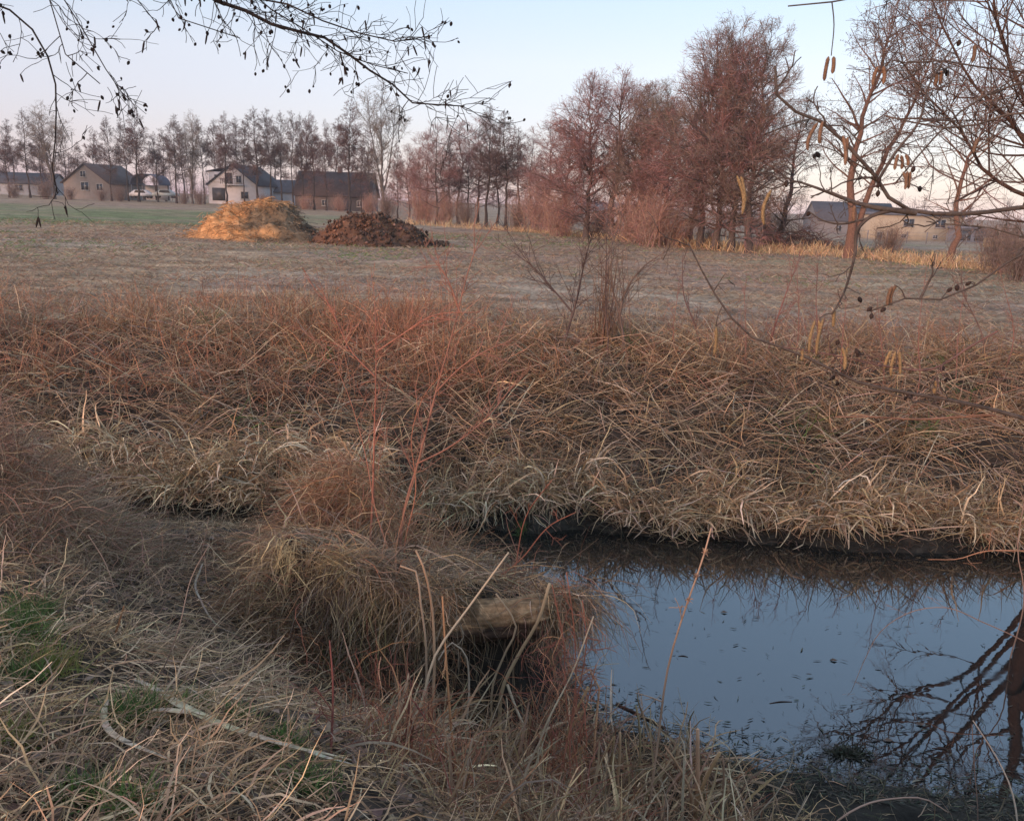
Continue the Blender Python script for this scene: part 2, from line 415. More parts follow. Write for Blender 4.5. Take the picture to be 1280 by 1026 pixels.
def tree_geo(stems, seed, n1=40, c0=.25, a0=75, a1=32, ln=.22, shape='cone', up=.05, n2=9, n3=6, l2=.55, l3=.5,
             tw=.011, pal=TW_BROWN, bark=BARK, dots=0, dotr=.02, dotcol=(.06, .035, .03), jit=.10, r1f=.32):
    """stems: list of (polyline, r_base, r_top); returns trunk and crown geometry"""
    r = np.random.default_rng(seed)
    tr, cr = Acc(), Acc()
    for line, ra, rb in stems:
        P = spline(line, 18)
        P[2:-1] += r.normal(size=(15, 3))*np.array([1, 1, .2])*ra*.25
        tt = np.linspace(0, 1, 18)
        rad = ra*(1 - tt)**1.25 + rb
        rad[0] *= 1.5; rad[1] *= 1.15
        tr.tubes(P[None], rad[None], bark, 8)
        H = np.linalg.norm(np.diff(P, axis=0), axis=1).sum()
        t = c0 + (1 - c0)*np.sort(r.random(n1))**.85
        i = np.minimum((t*17).astype(int), 16); f = (t*17 - i)[:, None]
        root = P[i]*(1-f) + P[i+1]*f
        ax = norm(P[i+1] - P[i])
        q = (t - c0)/(1 - c0)
        ang = np.radians(a0 + (a1 - a0)*q + 9*r.normal(size=n1))
        az = np.arange(n1)*2.4 + r.normal(size=n1)*.5
        e = np.stack([np.cos(az), np.sin(az), 0*az], -1); e = norm(e - (e*ax).sum(-1, keepdims=True)*ax)
        d = ax*np.cos(ang)[:, None] + e*np.sin(ang)[:, None]
        if shape == 'cone': sh = (1 - q)**.55*(.55 + .45*sm(0, .3, q)) + .05
        elif shape == 'oval': sh = np.clip(np.sin(math.pi*(q*.8 + .2)), 0, 1)**.6 + .03
        elif shape == 'egg': sh = np.sqrt(np.clip(np.sin(math.pi*(q*.86 + .12)), 0, 1)) + .03
        else: sh = (.4 + .6*sm(0, .4, q))*(1 - .45*sm(.6, 1, q))
        L = H*ln*sh*r.uniform(.65, 1.15, n1)
        K1 = 7
        B1 = grow(root, d, L, K1, -up, jit, r)
        ra1 = np.minimum(np.interp(t, tt, rad)*.6, L*.02*r1f/.32 + .008)
        cr.tubes(B1, ra1[:, None]*np.linspace(1, .25, K1), np.tile(bark*.95, (n1, 1)), 4, False)
        def spawn(B, L, cnt, frac, lo, spread, K, g, jj):
            rep = np.repeat(np.arange(len(B)), cnt)
            t = r.uniform(lo, 1, len(rep)); K0 = B.shape[1]
            i = np.minimum((t*(K0-1)).astype(int), K0-2); f = (t*(K0-1) - i)[:, None]
            root = B[rep, i]*(1-f) + B[rep, i+1]*f
            ax = norm(B[rep, i+1] - B[rep, i])
            e = r.normal(size=(len(rep), 3)); e = norm(e - (e*ax).sum(-1, keepdims=True)*ax)
            a = np.radians(r.uniform(*spread, len(rep)))[:, None]
            LL = L[rep]*frac*(1.15 - .75*t)*r.uniform(.5, 1.2, len(rep))
            return grow(root, ax*np.cos(a) + e*np.sin(a), LL, K, g, jj, r), LL
        c2 = np.maximum(2, (n2*L/L.mean()).astype(int))
        B2, L2 = spawn(B1, L, c2, l2, .18, (30, 65), 5, -up*.6, jit*1.2)
        cr.tubes(B2, np.minimum(.003 + .008*L2, .03)[:, None]*np.linspace(1, .4, 5), pick(pal, len(B2), .12, r)*.85, 3, False)
        c3 = np.maximum(2, (n3*L2/L2.mean()).astype(int))
        B3, L3 = spawn(B2, L2, c3, l3, .1, (20, 65), 3, -.03, jit*2)
        L3m = L3
        cr.ribbons(B3, tw*np.linspace(1, .5, 3), pick(pal, len(B3), .2, r))
        if dots:
            j = r.integers(0, len(B3), dots)
            c = B3[j, r.integers(1, 3, dots)] + r.normal(size=(dots, 3))*.03
            tet = np.array([(1,1,1),(1,-1,-1),(-1,1,-1),(-1,-1,1)])*dotr*.6
            V = c[:, None] + tet*np.array([.8, .8, 1.3])*r.uniform(.6, 1.2, (dots, 1, 1))
            ii = np.arange(dots*4).reshape(-1, 4)
            ff = np.concatenate([ii[:, [0,1,2]], ii[:, [0,3,1]], ii[:, [0,2,3]], ii[:, [1,3,2]]])
            cr.raw(V, ff, np.repeat(pick([dotcol], dots, .2, r), 4, 0))
    return tr, cr

def tree_obj(name, base, label, group, geo, cat='tree'):
    root = empty(name, base, label, cat, group)
    geo[0].build('trunk', M_BARK, root, smooth=True)
    geo[1].build('crown', M_TWIG, root)
    return root

def copy_tree(src, name, base, scale, rz, label, group):
    o = src.copy(); COL.objects.link(o)
    o.name = name
    o.location, o.scale, o.rotation_euler = base, scale, (0, 0, rz)
    o['label'] = label; o['group'] = group
    for ch in list(src.children):
        c = ch.copy(); COL.objects.link(c); c.parent = o
    return o

ORD = ['first', 'second', 'third', 'fourth', 'fifth', 'sixth', 'seventh', 'eighth', 'ninth', 'tenth', 'eleventh', 'twelfth',
       'thirteenth', 'fourteenth', 'fifteenth', 'sixteenth', 'seventeenth', 'eighteenth', 'nineteenth', 'twentieth']
V0 = np.zeros(3)
def straight(h, r0, lean=(0, 0), wob=.0, seed=0):
    r = np.random.default_rng(seed + 900)
    z = np.linspace(0, 1, 6)
    p = np.stack([lean[0]*z**1.3, lean[1]*z**1.3, h*z], -1)
    p[1:-1, :2] += r.normal(size=(4, 2))*wob
    return (p, r0, .01)

# prototypes (height 16; bark of the far ones darkened for missing sun), then copies along the far row
protos = {
 'a': dict(stems=[straight(16, .17, (.2, .1), .12, 1)], seed=11, n1=56, c0=.30, ln=.20, n2=12, n3=11, l3=.65, tw=.025, pal=TW_FAR_DIM, bark=BARK*.65, dots=1500, dotr=.03),
 'b': dict(stems=[straight(16, .16, (-.4, .2), .15, 2)], seed=12, n1=50, c0=.36, ln=.20, n2=12, n3=11, l3=.65, tw=.025, pal=TW_FAR_DIM, bark=BARK*.65, dots=1500, dotr=.03),
 'c': dict(stems=[straight(16, .18, (.5, -.2), .2, 3)], seed=13, n1=60, c0=.20, ln=.22, n2=13, n3=12, l3=.65, tw=.025, dots=1800, dotr=.03, pal=TW_FARRED_DIM, bark=BARK*.65),
 'd': dict(stems=[straight(16, .16, (.4, .1), .2, 7)], seed=15, n1=62, c0=.14, ln=.23, n2=12, n3=10, l3=.7, tw=.020, pal=TW_RED, bark=BARK*1.1, shape='oval', a0=78, a1=32),
 'p': dict(stems=[straight(10, .20, (.3, 0), .15, 4), (np.array([(0,0,3.2),(.5,.2,6),(1.3,.3,10),(1.8,.4,15)]), .12, .01),
                  (np.array([(0,0,2.6),(-.6,.1,5),(-1.3,-.2,9),(-1.7,-.3,14.5)]), .12, .01), (np.array([(.1,0,4),(.1,.5,8),(.2,.6,12),(.1,.5,16)]), .11, .01)],
           seed=14, n1=26, c0=.2, a0=45, a1=25, ln=.26, shape='egg', up=.10, n2=9, n3=8, l3=.65, tw=.022, pal=TW_PALE, bark=np.array([.12, .10, .088])),
}
row = [  # px, base py, top py, distance, proto, width factor, label
 (12, 247, 168, 140, 'c', 1.2, 'bushy dark alder at the left edge of the far row'),
 (38, 247, 136, 145, 'a', 1.0, 'tall slim alder near the left edge, in front of the long white shed'),
 (68, 247, 132, 140, 'p', 1.3, 'pale spreading bare tree left of the cream gabled house'),
 (100, 250, 178, 158, 'b', 1.1, 'low bare tree in front of the cream gable'),
 (140, 251, 145, 140, 'a', 1.0, 'slim alder at the right end of the cream house roof'),
 (161, 252, 148, 142, 'b', .9, 'slim alder, left trunk of the close pair beside the carport'),
 (174, 252, 132, 141, 'c', 1.1, 'tallest dark alder beside the carport with blue grey roof'),
 (198, 252, 165, 145, 'c', .9, 'small reddish alder just right of the carport'),
 (221, 254, 144, 138, 'b', 1.1, 'lone alder standing right of the parked cars'),
 (241, 254, 142, 140, 'p', .9, 'pale upright tree with fanned branches left of the white house'),
 (256, 254, 150, 142, 'b', .9, 'thin pale alder at the left corner of the white house'),
 (284, 256, 140, 136, 'c', 1.0, 'alder in front of the balcony of the white house'),
 (306, 256, 152, 140, 'b', .9, 'short alder before the right gable slope of the white house'),
 (322, 256, 134, 136, 'a', 1.2, 'leaning tall alder at the right corner of the white house'),
 (339, 257, 137, 137, 'b', 1.0, 'straight alder in front of the grey annex'),
 (353, 258, 139, 138, 'a', .9, 'alder just left of the brown barn, above the straw heap'),
 (367, 259, 140, 137, 'b', .9, 'alder at the left end of the brown barn roof'),
 (379, 260, 142, 136, 'a', .8, 'thin alder before the barn, second from its left end'),
 (393, 261, 140, 135, 'c', .9, 'reddish alder before the barn, third from its left end'),
 (408, 262, 150, 134, 'c', .8, 'short reddish alder before the middle of the barn roof'),
 (437, 266, 121, 112, 'c', 1.0, 'tall alder with dense dark crown before the right half of the barn'),
 (452, 266, 175, 118, 'b', .7, 'small thin alder at the right end of the barn'),
 (478, 268, 107, 112, 'p', 1.05, 'tallest pale bare tree right of the barn'),
 (497, 272, 180, 100, 'c', .9, 'low dark tree between the pale tall tree and the pink thicket'),
 (523, 277, 188, 84, 'd', 1.1, 'small pinkish alder at the left end of the field thicket'),
 (545, 279, 152, 80, 'd', 1.15, 'pinkish alder under the tip of the overhanging branch'),
 (562, 280, 168, 82, 'a', 1.1, 'grey alder close behind the pinkish one under the branch tip'),
 (585, 281, 170, 84, 'd', 1.1, 'reddish alder left of the conical tall alder mid field edge'),
 (608, 282, 130, 76, 'a', 1.2, 'tall conical alder in the middle of the field edge'),
 (632, 283, 140, 75, 'b', 1.3, 'slightly leaning open alder right of the conical one'),
 (662, 284, 168, 78, 'd', 1.3, 'bushy pink alder left of the big red alder clump'),
 (511, 275, 180, 92, 'd', 1.3, 'pink alder just right of the low dark tree beside the barn'),
 (534, 278, 164, 88, 'd', 1.3, 'tall pink alder behind the left end of the field thicket'),
 (573, 281, 150, 86, 'd', 1.35, 'broad reddish alder behind the grey one under the branch tip'),
 (597, 282, 144, 88, 'd', 1.3, 'broad pink alder behind the left side of the conical alder'),
 (621, 283, 157, 90, 'd', 1.3, 'pink alder between the conical and the leaning alder'),
 (647, 284, 160, 84, 'a', 1.4, 'wide grey alder behind the right side of the leaning one'),
 (684, 286, 150, 72, 'd', 1.35, 'pink alder tucked against the left of the red clump'),
 (84, 250, 158, 162, 'a', 1.0, 'bare tree behind the left slope of the cream house roof'),
 (121, 251, 160, 164, 'c', 1.0, 'reddish tree behind the ridge of the cream house'),
 (208, 253, 162, 160, 'b', 1.2, 'thin tree behind the parked cars'),
 (231, 254, 160, 158, 'a', 1.1, 'bare tree behind the pale upright tree left of the white house'),
 (270, 255, 150, 162, 'b', 1.2, 'tree behind the dormer of the white house'),
 (297, 256, 146, 164, 'a', 1.2, 'tree behind the ridge of the white house'),
 (346, 258, 150, 160, 'b', 1.1, 'tree behind the grey annex'),
 (386, 260, 146, 158, 'a', 1.1, 'tree behind the left half of the barn roof'),
 (421, 262, 148, 156, 'b', 1.2, 'tree behind the right half of the barn roof'),
 (462, 267, 160, 135, 'c', 1.1, 'reddish tree filling the gap between the barn and the pale tall tree'),
 (20, 247, 150, 165, 'b', 1.0, 'tall tree behind the long white shed'),
 (54, 248, 160, 160, 'c', 1.2, 'dark bushy tree behind the right end of the white shed'),
]
made = {}
for j, (px, by, ty, d, kd, wf, lab) in enumerate(row):
    g = at(px, by, d); base = (g[0], d, float(T(g[0], d)) - .1)
    h = at(px, ty, d)[2] - base[2]
    sc = (h/16*wf, h/16*wf, h/16)
    nm = 'alder_tree' if kd != 'p' else 'bare_tree'
    grp = 'trees in the far row' if d > 95 else 'trees along the middle of the field edge'
    if kd not in made:
        o = tree_obj(nm, base, lab, grp, tree_geo(**protos[kd]))
        o.scale = sc; o.rotation_euler = (0, 0, j*1.3); made[kd] = o
    else:
        copy_tree(made[kd], nm, base, sc, j*1.3, lab, grp)

def big(px, by, ty, d, label, name='alder_tree', group='big trees at the field edge', stems=None, lean=(0, 0), r0=.19, seed=0, **kw):
    g = at(px, by, d); base = np.array([g[0], d, float(T(g[0], d)) - .1])
    h = at(px, ty, d)[2] - base[2]
    st = [straight(h, r0, lean, .15, seed)] if stems is None else stems(h)
    return tree_obj(name, base, label, group, tree_geo(st, seed=seed, **kw))
RK = dict(pal=TW_RED, bark=BARK*1.35, n1=82, c0=.07, ln=.27, n2=12, n3=11, tw=.017, l2=.62, l3=.75, up=.04, a0=80, a1=32, shape='oval')
red_a = big(733, 290, 93, 58, 'tall red alder at the left of the big clump', seed=32, **RK)
def twin(src, px, by, ty, d, wf, rz, label, h0):
    g = at(px, by, d); z = float(T(g[0], d)) - .1; k = (at(px, ty, d)[2] - z)/h0
    copy_tree(src, 'alder_tree', (g[0], d, z), (k*wf, k*wf, k), rz, label, 'big trees at the field edge')
h_a = at(733, 93, 58)[2] - red_a.location.z
twin(red_a, 706, 289, 150, 62, 1.2, 2.1, 'lower pink alder on the left flank of the big red clump', h_a)
big(766, 292, 86, 57, 'tallest alder in the middle of the red clump', seed=33, r0=.3,
    stems=lambda h: [straight(h, .26, (.2, 0), .2, 5), (np.array([(.1,0,.6),(1.0,.3,h*.25),(1.9,.4,h*.6),(2.3,.3,h*.93)]), .2, .01)], **{**RK, 'n1': 48})
big(800, 296, 108, 55, 'dark stemmed alder right of the middle of the red clump', seed=34, **{**RK, 'pal': TW_BROWN})
twin(red_a, 828, 300, 125, 53, 1.15, 4.0, 'low red alder at the right end of the red clump', h_a)
big(858, 305, 62, 51, 'pale bare tree rising behind the left side of the tallest clump', 'bare_tree', seed=36,
    stems=lambda h: [straight(h*.8, .24, (.6, 0), .2, 6), (np.array([(0,0,h*.25),(-.8,0,h*.45),(-1.9,.2,h*.8)]), .13, .01), (np.array([(0,0,h*.3),(1.0,0,h*.55),(1.8,.2,h)]), .13, .01)],
    pal=TW_PALE, bark=np.array([.16, .13, .11]), n1=32, c0=.3, a0=55, a1=28, ln=.3, shape='egg', up=.08, n2=10, n3=9, l3=.65, tw=.013)
big(874, 308, 42, 49, 'tall red alder, left trunk of the tallest clump', seed=37, **RK)
big(893, 309, 26, 48, 'dark crowned alder in the middle of the tallest clump', seed=38, dots=3000, dotr=.018, **{**RK, 'pal': TW_BROWN})
twin(red_a, 914, 310, 52, 47, .95, 5.2, 'red alder with rose twigs in the front of the tallest clump', h_a)
big(937, 312, 24, 46, 'tallest alder with reddish trunk at the right of the tallest clump', seed=40, dots=3000, dotr=.018, **{**RK, 'pal': TW_BROWN, 'ln': .22})
big(968, 313, 120, 50, 'shorter dark alder leaning out right of the tallest clump', seed=41, lean=(1.2, 0), **{**RK, 'pal': TW_BROWN, 'bark': BARK, 'n1': 44, 'n2': 9})
# forked alder with the orange lit trunk
big(1062, 321, -25, 42.5, 'forked alder with thick orange brown trunk before the beige house', seed=42,
    stems=lambda h: [(np.array([(0,0,0),(-.1,0,1.5),(-.35,0,3.2),(-.25,0,h*.5),(.5,0,h*.8),(.9,0,h)]), .25, .012),
                     (np.array([(0,0,.5),(.25,0,2),(.9,.1,4.2),(2.0,.2,h*.55),(2.9,.2,h*.8),(3.1,.2,h*.97)]), .16, .012)],
    pal=TW_BROWN, bark=BARK_RED*.95, n1=46, c0=.20, ln=.22, a0=72, a1=35, n2=10, n3=8, l3=.6, tw=.013, up=.03, dots=4500, dotr=.028, shape='egg')
big(1188, 328, 92, 39, 'thin crooked tree with brown stem right of the beige house', 'bare_tree', seed=43,
    stems=lambda h: [(np.array([(0,0,0),(-.05,0,.8),(.2,0,1.5),(-.1,0,2.4),(-.05,0,h*.5),(.5,0,h*.75),(.6,0,h)]), .16, .01)],
    pal=TW_BROWN, bark=BARK_RED, n1=40, c0=.28, ln=.40, a0=65, a1=30, n2=10, n3=7, l3=.6, tw=.010, up=.05, shape='egg')
# big spreading tree on the far bank just outside the right edge; its limbs lean into view and mirror in the pond
sb = np.array([8.75, 12.4, float(T(8.75, 12.4)) - .1])
def sp_(pts, y=12.3): return np.array([at(px, py, y) - sb for px, py in pts])
st = [(np.array([(0,0,0),(-.05,0,1.2),(-.15,-.05,2.4),(.05,-.1,4.2),(-.1,-.1,6.5),(-.4,-.1,9.5)]), .15, .015),
      (np.vstack([[(-.10,0,1.3)], sp_([(1300,252),(1254,232),(1221,205),(1205,169),(1178,139),(1148,109),(1128,73),(1118,20)])]), .045, .005),
      (np.vstack([[(-.15,0,2.3)], sp_([(1290,150),(1262,75),(1245,20),(1235,-70),(1215,-160)])]), .042, .005),
      (np.vstack([[(-.12,0,1.7)], sp_([(1296,200),(1262,150),(1222,110),(1190,60),(1165,0),(1150,-60)], 12.0)]), .042, .006),
      (np.vstack([[(-.15,-.05,2.5)], sp_([(1300,60),(1270,-40),(1200,-120),(1140,-190)], 12.0)]), .05, .006),
      (np.array([(-.1,-.05,2.8),(.8,-.3,4.2),(1.6,-.5,6.5),(2.0,-.5,9)]), .13, .01)]
tree_obj('spreading_tree', sb, 'big spreading tree at the right edge with long leaning limbs', 'big trees at the field edge',
         tree_geo(st, 44, n1=24, c0=.12, ln=.32, a0=62, a1=32, n2=8, n3=6, l3=.6, tw=.0045, up=.06, shape='egg', pal=TW_BROWN, bark=BARK_RED*.45, r1f=.12))

# shrubs along the field edge
def shrub_geo(h, n, seed, pal, spread=32):
    r = np.random.default_rng(seed)
    a = Acc(); root = np.zeros((n, 3)); root[:, :2] = r.normal(size=(n, 2))*h*.12
    P = grow(root, rand_dir(n, 2, spread, r=r), h*r.uniform(.55, 1.1, n), 7, .0, .09, r)
    a.tubes(P, h*.004*np.linspace(1.2, .4, 7), pick(pal, n, .15, r), 4, False)
    rep = np.repeat(np.arange(n), 16); i = r.integers(1, 6, len(rep))
    d = norm(norm(P[rep, i+1] - P[rep, i]) + .7*r.normal(size=(len(rep), 3)))
    Q = grow(P[rep, i], d, h*r.uniform(.12, .35, len(rep)), 4, -.02, .15, r)
    a.ribbons(Q, h*.0033*np.linspace(1, .5, 4), pick(pal, len(rep), .2, r))
    rep = np.repeat(np.arange(len(Q)), 3); i = r.integers(1, 4, len(rep))
    Q2 = grow(Q[rep, i], norm(norm(Q[rep, 3] - Q[rep, 0]) + .8*r.normal(size=(len(rep), 3))), h*r.uniform(.06, .16, len(rep)), 3, 0, .2, r)
    a.ribbons(Q2, h*.0026, pick(pal, len(rep), .2, r))
    return a
TW_PINK = [(.40, .22, .165), (.34, .18, .15), (.38, .25, .18)]
shrubs = [(530, 280, 3.6, 82, 0, 'pink twiggy shrub at the left end of the field thicket'), (556, 281, 3.2, 80, 0, 'pink shrub beneath the overhanging branch tip'),
 (582, 282, 2.6, 79, 1, 'low shrub left of the conical alder foot'), (648, 285, 2.8, 73, 1, 'shrub between the leaning open alder and the red clump'),
 (676, 287, 4.2, 68, 0, 'tall pink shrub at the left foot of the red clump'), (700, 290, 3.4, 60, 0, 'round pink shrub in front of the left alder of the red clump'),
 (748, 292, 2.4, 60, 1, 'brown shrub under the middle of the red clump'), (790, 297, 3.2, 53, 0, 'pink shrub at the right foot of the red clump'),
 (815, 303, 3.4, 49.5, 0, 'large orange pink shrub between the two alder clumps'), (842, 306, 2.2, 50, 0, 'pink shrub touching the left of the tallest clump'),
 (885, 310, 1.3, 50.5, 1, 'brown shrub among the trunks of the tallest clump'), (960, 312, 2.4, 52, 1, 'shrub right of the tallest clump trunks'),
 (1108, 322, 1.9, 45, 1, 'low twiggy shrub right of the forked alder trunk'), (1245, 340, 2.4, 35, 1, 'tangled shrub near the right edge behind the orange grass'),
 (1272, 346, 2.2, 31, 1, 'leafless bush at the right edge in the orange grass'),
 (18, 247, 2.6, 138, 1, 'dull bush before the long white shed'), (58, 248, 3.2, 137, 1, 'bush between the white shed and the cream house'), (88, 249, 2.2, 138, 1, 'low bush at the left corner of the cream house'),
 (128, 250, 2.0, 137, 1, 'low bush before the cream house wall'), (150, 251, 2.6, 137, 1, 'bush between the cream house and the carport'), (230, 253, 2.2, 136, 1, 'low bush left of the white house beyond the field'),
 (250, 254, 2.6, 136, 1, 'bush at the left corner of the white house'), (330, 257, 2.2, 135, 1, 'low bush before the grey annex'), (382, 260, 2.4, 134, 0, 'reddish bush before the left part of the barn'),
 (425, 263, 2.6, 132, 0, 'reddish bush before the middle of the barn'), (462, 266, 3.0, 122, 0, 'reddish bush at the right end of the barn'), (486, 270, 3.4, 108, 1, 'grey bush at the foot of the tall pale tree')]
sp = {}
for px, by, h, d, kd, lab in shrubs:
    g = at(px, by, d); base = (g[0], d, float(T(g[0], d)) - .05)
    if kd not in sp:
        o = shrub_geo(3.0, 60, 51 + kd, TW_PINK if kd == 0 else TW_BROWN).build('shrub', M_TWIG)
        o.location = base; sp[kd] = o
    else:
        o = sp[kd].copy(); COL.objects.link(o); o.location = base
    o.scale = (h/3*1.1, h/3*1.1, h/3); o.rotation_euler = (0, 0, px*.7)
    tag(o, lab, 'shrub', 'shrubs along the field edge')

# brush pile by the forked alder
r = np.random.default_rng(60); g = at(1000, 305, 50); gz = float(T(g[0], 50))
n_ = 420; rt = np.stack([g[0] + r.normal(size=n_)*1.5, 50 + r.normal(size=n_)*.8, 0*np.zeros(n_)], -1)
rt[:, 2] = gz + r.random(n_)*1.1*np.exp(-((rt[:, 0] - g[0])/1.9)**2)
bp_ = grow(rt, rand_dir(n_, 55, 100, r=r), r.uniform(.7, 2.2, n_), 5, .03, .12, r)
bp_[:, :, 2] = np.maximum(bp_[:, :, 2], gz + .02)
tag(Acc().tubes(bp_, .014*np.linspace(1.2, .5, 5), pick([(.14, .075, .06), (.11, .07, .055)], n_, .2, r), 4, False).build('brush_pile', M_TWIG),
    'heap of cut brown branches left of the forked alder trunk', 'brush pile')

# distant wood that reads as one grey band behind the houses
r = np.random.default_rng(61); fw = Acc()
nw = 230
wd = r.uniform(175, 330, nw); wpx = np.concatenate([r.uniform(-60, 520, 130), r.uniform(520, 1360, 100)])
wx_ = np.array([at(p, 255, d)[0] for p, d in zip(wpx, wd)])
hh = r.uniform(6, 12, nw)*np.where(wpx < 90, 1.25, 1.0)*np.where((wpx > 520), .8, 1.0)
root = np.stack([wx_, wd, T(wx_, wd) - .2], -1)
P = grow(root, rand_dir(nw, 0, 5, r=r), hh, 6, 0, .04, r)
fw.tubes(P, (hh*.012)[:, None]*np.linspace(1, .2, 6), pick([(.10, .08, .075)], nw, .15, r), 4, False)
rep = np.repeat(np.arange(nw), 26); i = r.integers(1, 5, len(rep))
Q = grow(P[rep, i] + r.normal(size=(len(rep), 3))*.2, rand_dir(len(rep), 20, 75, r=r), hh[rep]*r.uniform(.12, .3, len(rep)), 4, -.05, .15, r)
fw.ribbons(Q, .05, pick([(.12, .085, .08), (.14, .10, .085)], len(rep), .2, r))
rep2 = np.repeat(np.arange(len(Q)), 3)
Q2 = grow(Q[rep2, r.integers(0, 4, len(rep2))], rand_dir(len(rep2), 10, 90, r=r), hh[rep[rep2]]*r.uniform(.08, .16, len(rep2)), 3, 0, .2, r)
fw.ribbons(Q2, .045, pick([(.13, .09, .085), (.16, .10, .09)], len(rep2), .2, r))
tag(fw.build('distant_wood', M_TWIG), 'grey leafless wood far behind the houses', 'wood', kind='stuff')

# ---------------------------------------------------------------- straw heap and manure heap
def heap(cx, cy, a, b_, h, seed, lump, skew):
    r = np.random.default_rng(seed)
    th = np.linspace(0, 2*math.pi, 97)[:-1]; rr = np.linspace(0, 1, 34)
    R, TH = np.meshgrid(rr, th, indexing='ij')
    edge = 1 + .14*np.sin(2*TH + seed) + .09*np.sin(3*TH + 2*seed) + .05*np.sin(7*TH)
    x, y = a*R*edge*np.cos(TH), b_*R*edge*np.sin(TH)
    z = h*(1 - R**1.5)**1.15*(1 + skew*x/a)*(1 + .22*np.sin(x*1.3 + seed)*(1-R))
    z = np.maximum(z + lump*(noise(x + cx, y + z, .8, seed) + .6*noise(x + cx, y + z*1.7, .35, seed+1) + .35*noise(x + cx, y - z, .16, seed+2))*sm(1.02, .8, R), -.05)
    z[-1] = -.08
    return x + cx, y + cy, z, R, TH
def heap_faces(nr, nt):
    i = np.arange(nr*nt).reshape(nr, nt); j = np.roll(i, -1, 1)
    return np.stack([i[:-1], i[1:], j[1:], j[:-1]], -1).reshape(-1, 4)
hd = 43.0
cx = (at(232, 290, hd)[0] + at(405, 298, hd)[0])/2; gz = float(T(cx, hd))
x, y, z, R, TH = heap(cx, hd + 1.2, 3.75, 2.6, 2.0, 5, .42, .20)
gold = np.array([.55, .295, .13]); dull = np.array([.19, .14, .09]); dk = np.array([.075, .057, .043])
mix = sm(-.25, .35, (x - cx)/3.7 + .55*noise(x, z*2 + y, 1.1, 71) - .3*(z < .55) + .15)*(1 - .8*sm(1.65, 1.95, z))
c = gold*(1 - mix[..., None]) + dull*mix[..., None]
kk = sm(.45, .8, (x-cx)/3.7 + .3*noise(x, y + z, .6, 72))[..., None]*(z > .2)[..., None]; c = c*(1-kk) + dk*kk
root = empty('straw_heap', (cx, hd + 1.2, gz), 'golden straw heap with a grey matted right side in the field', 'straw heap')
V = np.stack([x - cx, y - hd - 1.2, z], -1)
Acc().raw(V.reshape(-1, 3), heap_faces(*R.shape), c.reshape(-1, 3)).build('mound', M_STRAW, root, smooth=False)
r = np.random.default_rng(62); ns = 9000
ii = r.integers(0, R.size, ns); keep = (R.ravel()[ii] > .12)
ii = ii[keep]; p = V.reshape(-1, 3)[ii] + r.normal(size=(len(ii), 3))*[.14, .14, .06]*np.where(R.ravel()[ii] > .9, 2.6, 1)[:, None]
d = rand_dir(len(ii), 60, 120, r=r); d[:, :2] += .5*norm(p[:, :2]); d[:, 2] -= .25
P = grow(p, d, r.uniform(.2, .55, len(ii)), 4, .12, .2, r)
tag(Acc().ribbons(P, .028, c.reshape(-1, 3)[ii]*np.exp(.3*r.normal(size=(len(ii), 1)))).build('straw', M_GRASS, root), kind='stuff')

md = 42.0; cx = (at(385, 298, md)[0] + at(552, 306, md)[0])/2; gz = float(T(cx, md))
x, y, z, R, TH = heap(cx, md + 1.0, 3.55, 2.3, 1.42, 9, .34, -.14)
c = pick([(.085, .052, .036)], R.size, .25).reshape(R.shape + (3,))
kk = sm(.1, -.5, (x - cx)/3.5 + .4*noise(x, y + z, .8, 75))[..., None]; c = c*(1-kk) + np.array([.15, .075, .045])*kk
root = empty('manure_heap', (cx, md + 1.0, gz), 'dark brown lumpy manure heap right of the straw heap', 'manure heap')
V = np.stack([x - cx, y - md - 1.0, z], -1)
Acc().raw(V.reshape(-1, 3), heap_faces(*R.shape), c.reshape(-1, 3)).build('mound', M_STRAW, root)
ns = 2600; ii = r.integers(0, R.size, ns); p = V.reshape(-1, 3)[ii]*np.array([1.03, 1.05, 1]) + r.normal(size=(ns, 3))*[.15, .15, .03]
oc = np.array([(1,0,0),(0,1,0),(-1,0,0),(0,-1,0),(0,0,1),(0,0,-1.)])
V6 = p[:, None] + oc*r.uniform(.03, .11, (ns, 1, 1))*r.uniform(.6, 1.4, (ns, 6, 1))
b6 = (np.arange(ns)*6)[:, None, None]; tf = np.array([(0,1,4),(1,2,4),(2,3,4),(3,0,4),(1,0,5),(2,1,5),(3,2,5),(0,3,5)])
clods = Acc().raw(V6, (b6 + tf).reshape(-1, 3), np.repeat(c.reshape(-1, 3)[ii]*np.exp(.3*r.normal(size=(ns, 1))), 6, 0))
P = grow(p[:900], rand_dir(900, 40, 120, r=r), r.uniform(.15, .4, 900), 3, .1, .2, r)
clods.ribbons(P, .02, pick([(.16, .09, .05), (.10, .06, .04)], 900, .3, r))
tag(clods.build('clods', M_STRAW, root), kind='stuff')

# ---------------------------------------------------------------- houses
def quad_obj(name, pts, mat, col, parent, th=.15):
    """a slab of thickness th under a quad"""
    p = np.asarray(pts, float); nrm = norm(np.cross(p[1] - p[0], p[3] - p[0]))
    v = np.vstack([p, p - nrm*th])
    return Acc().raw(v, [(0,1,2,3),(7,6,5,4),(0,4,5,1),(1,5,6,2),(2,6,7,3),(3,7,4,0)], col).build(name, mat, parent)

def box_obj(name, lo, hi, mat, col, parent):
    return Acc().box(lo, hi, col).build(name, mat, parent)

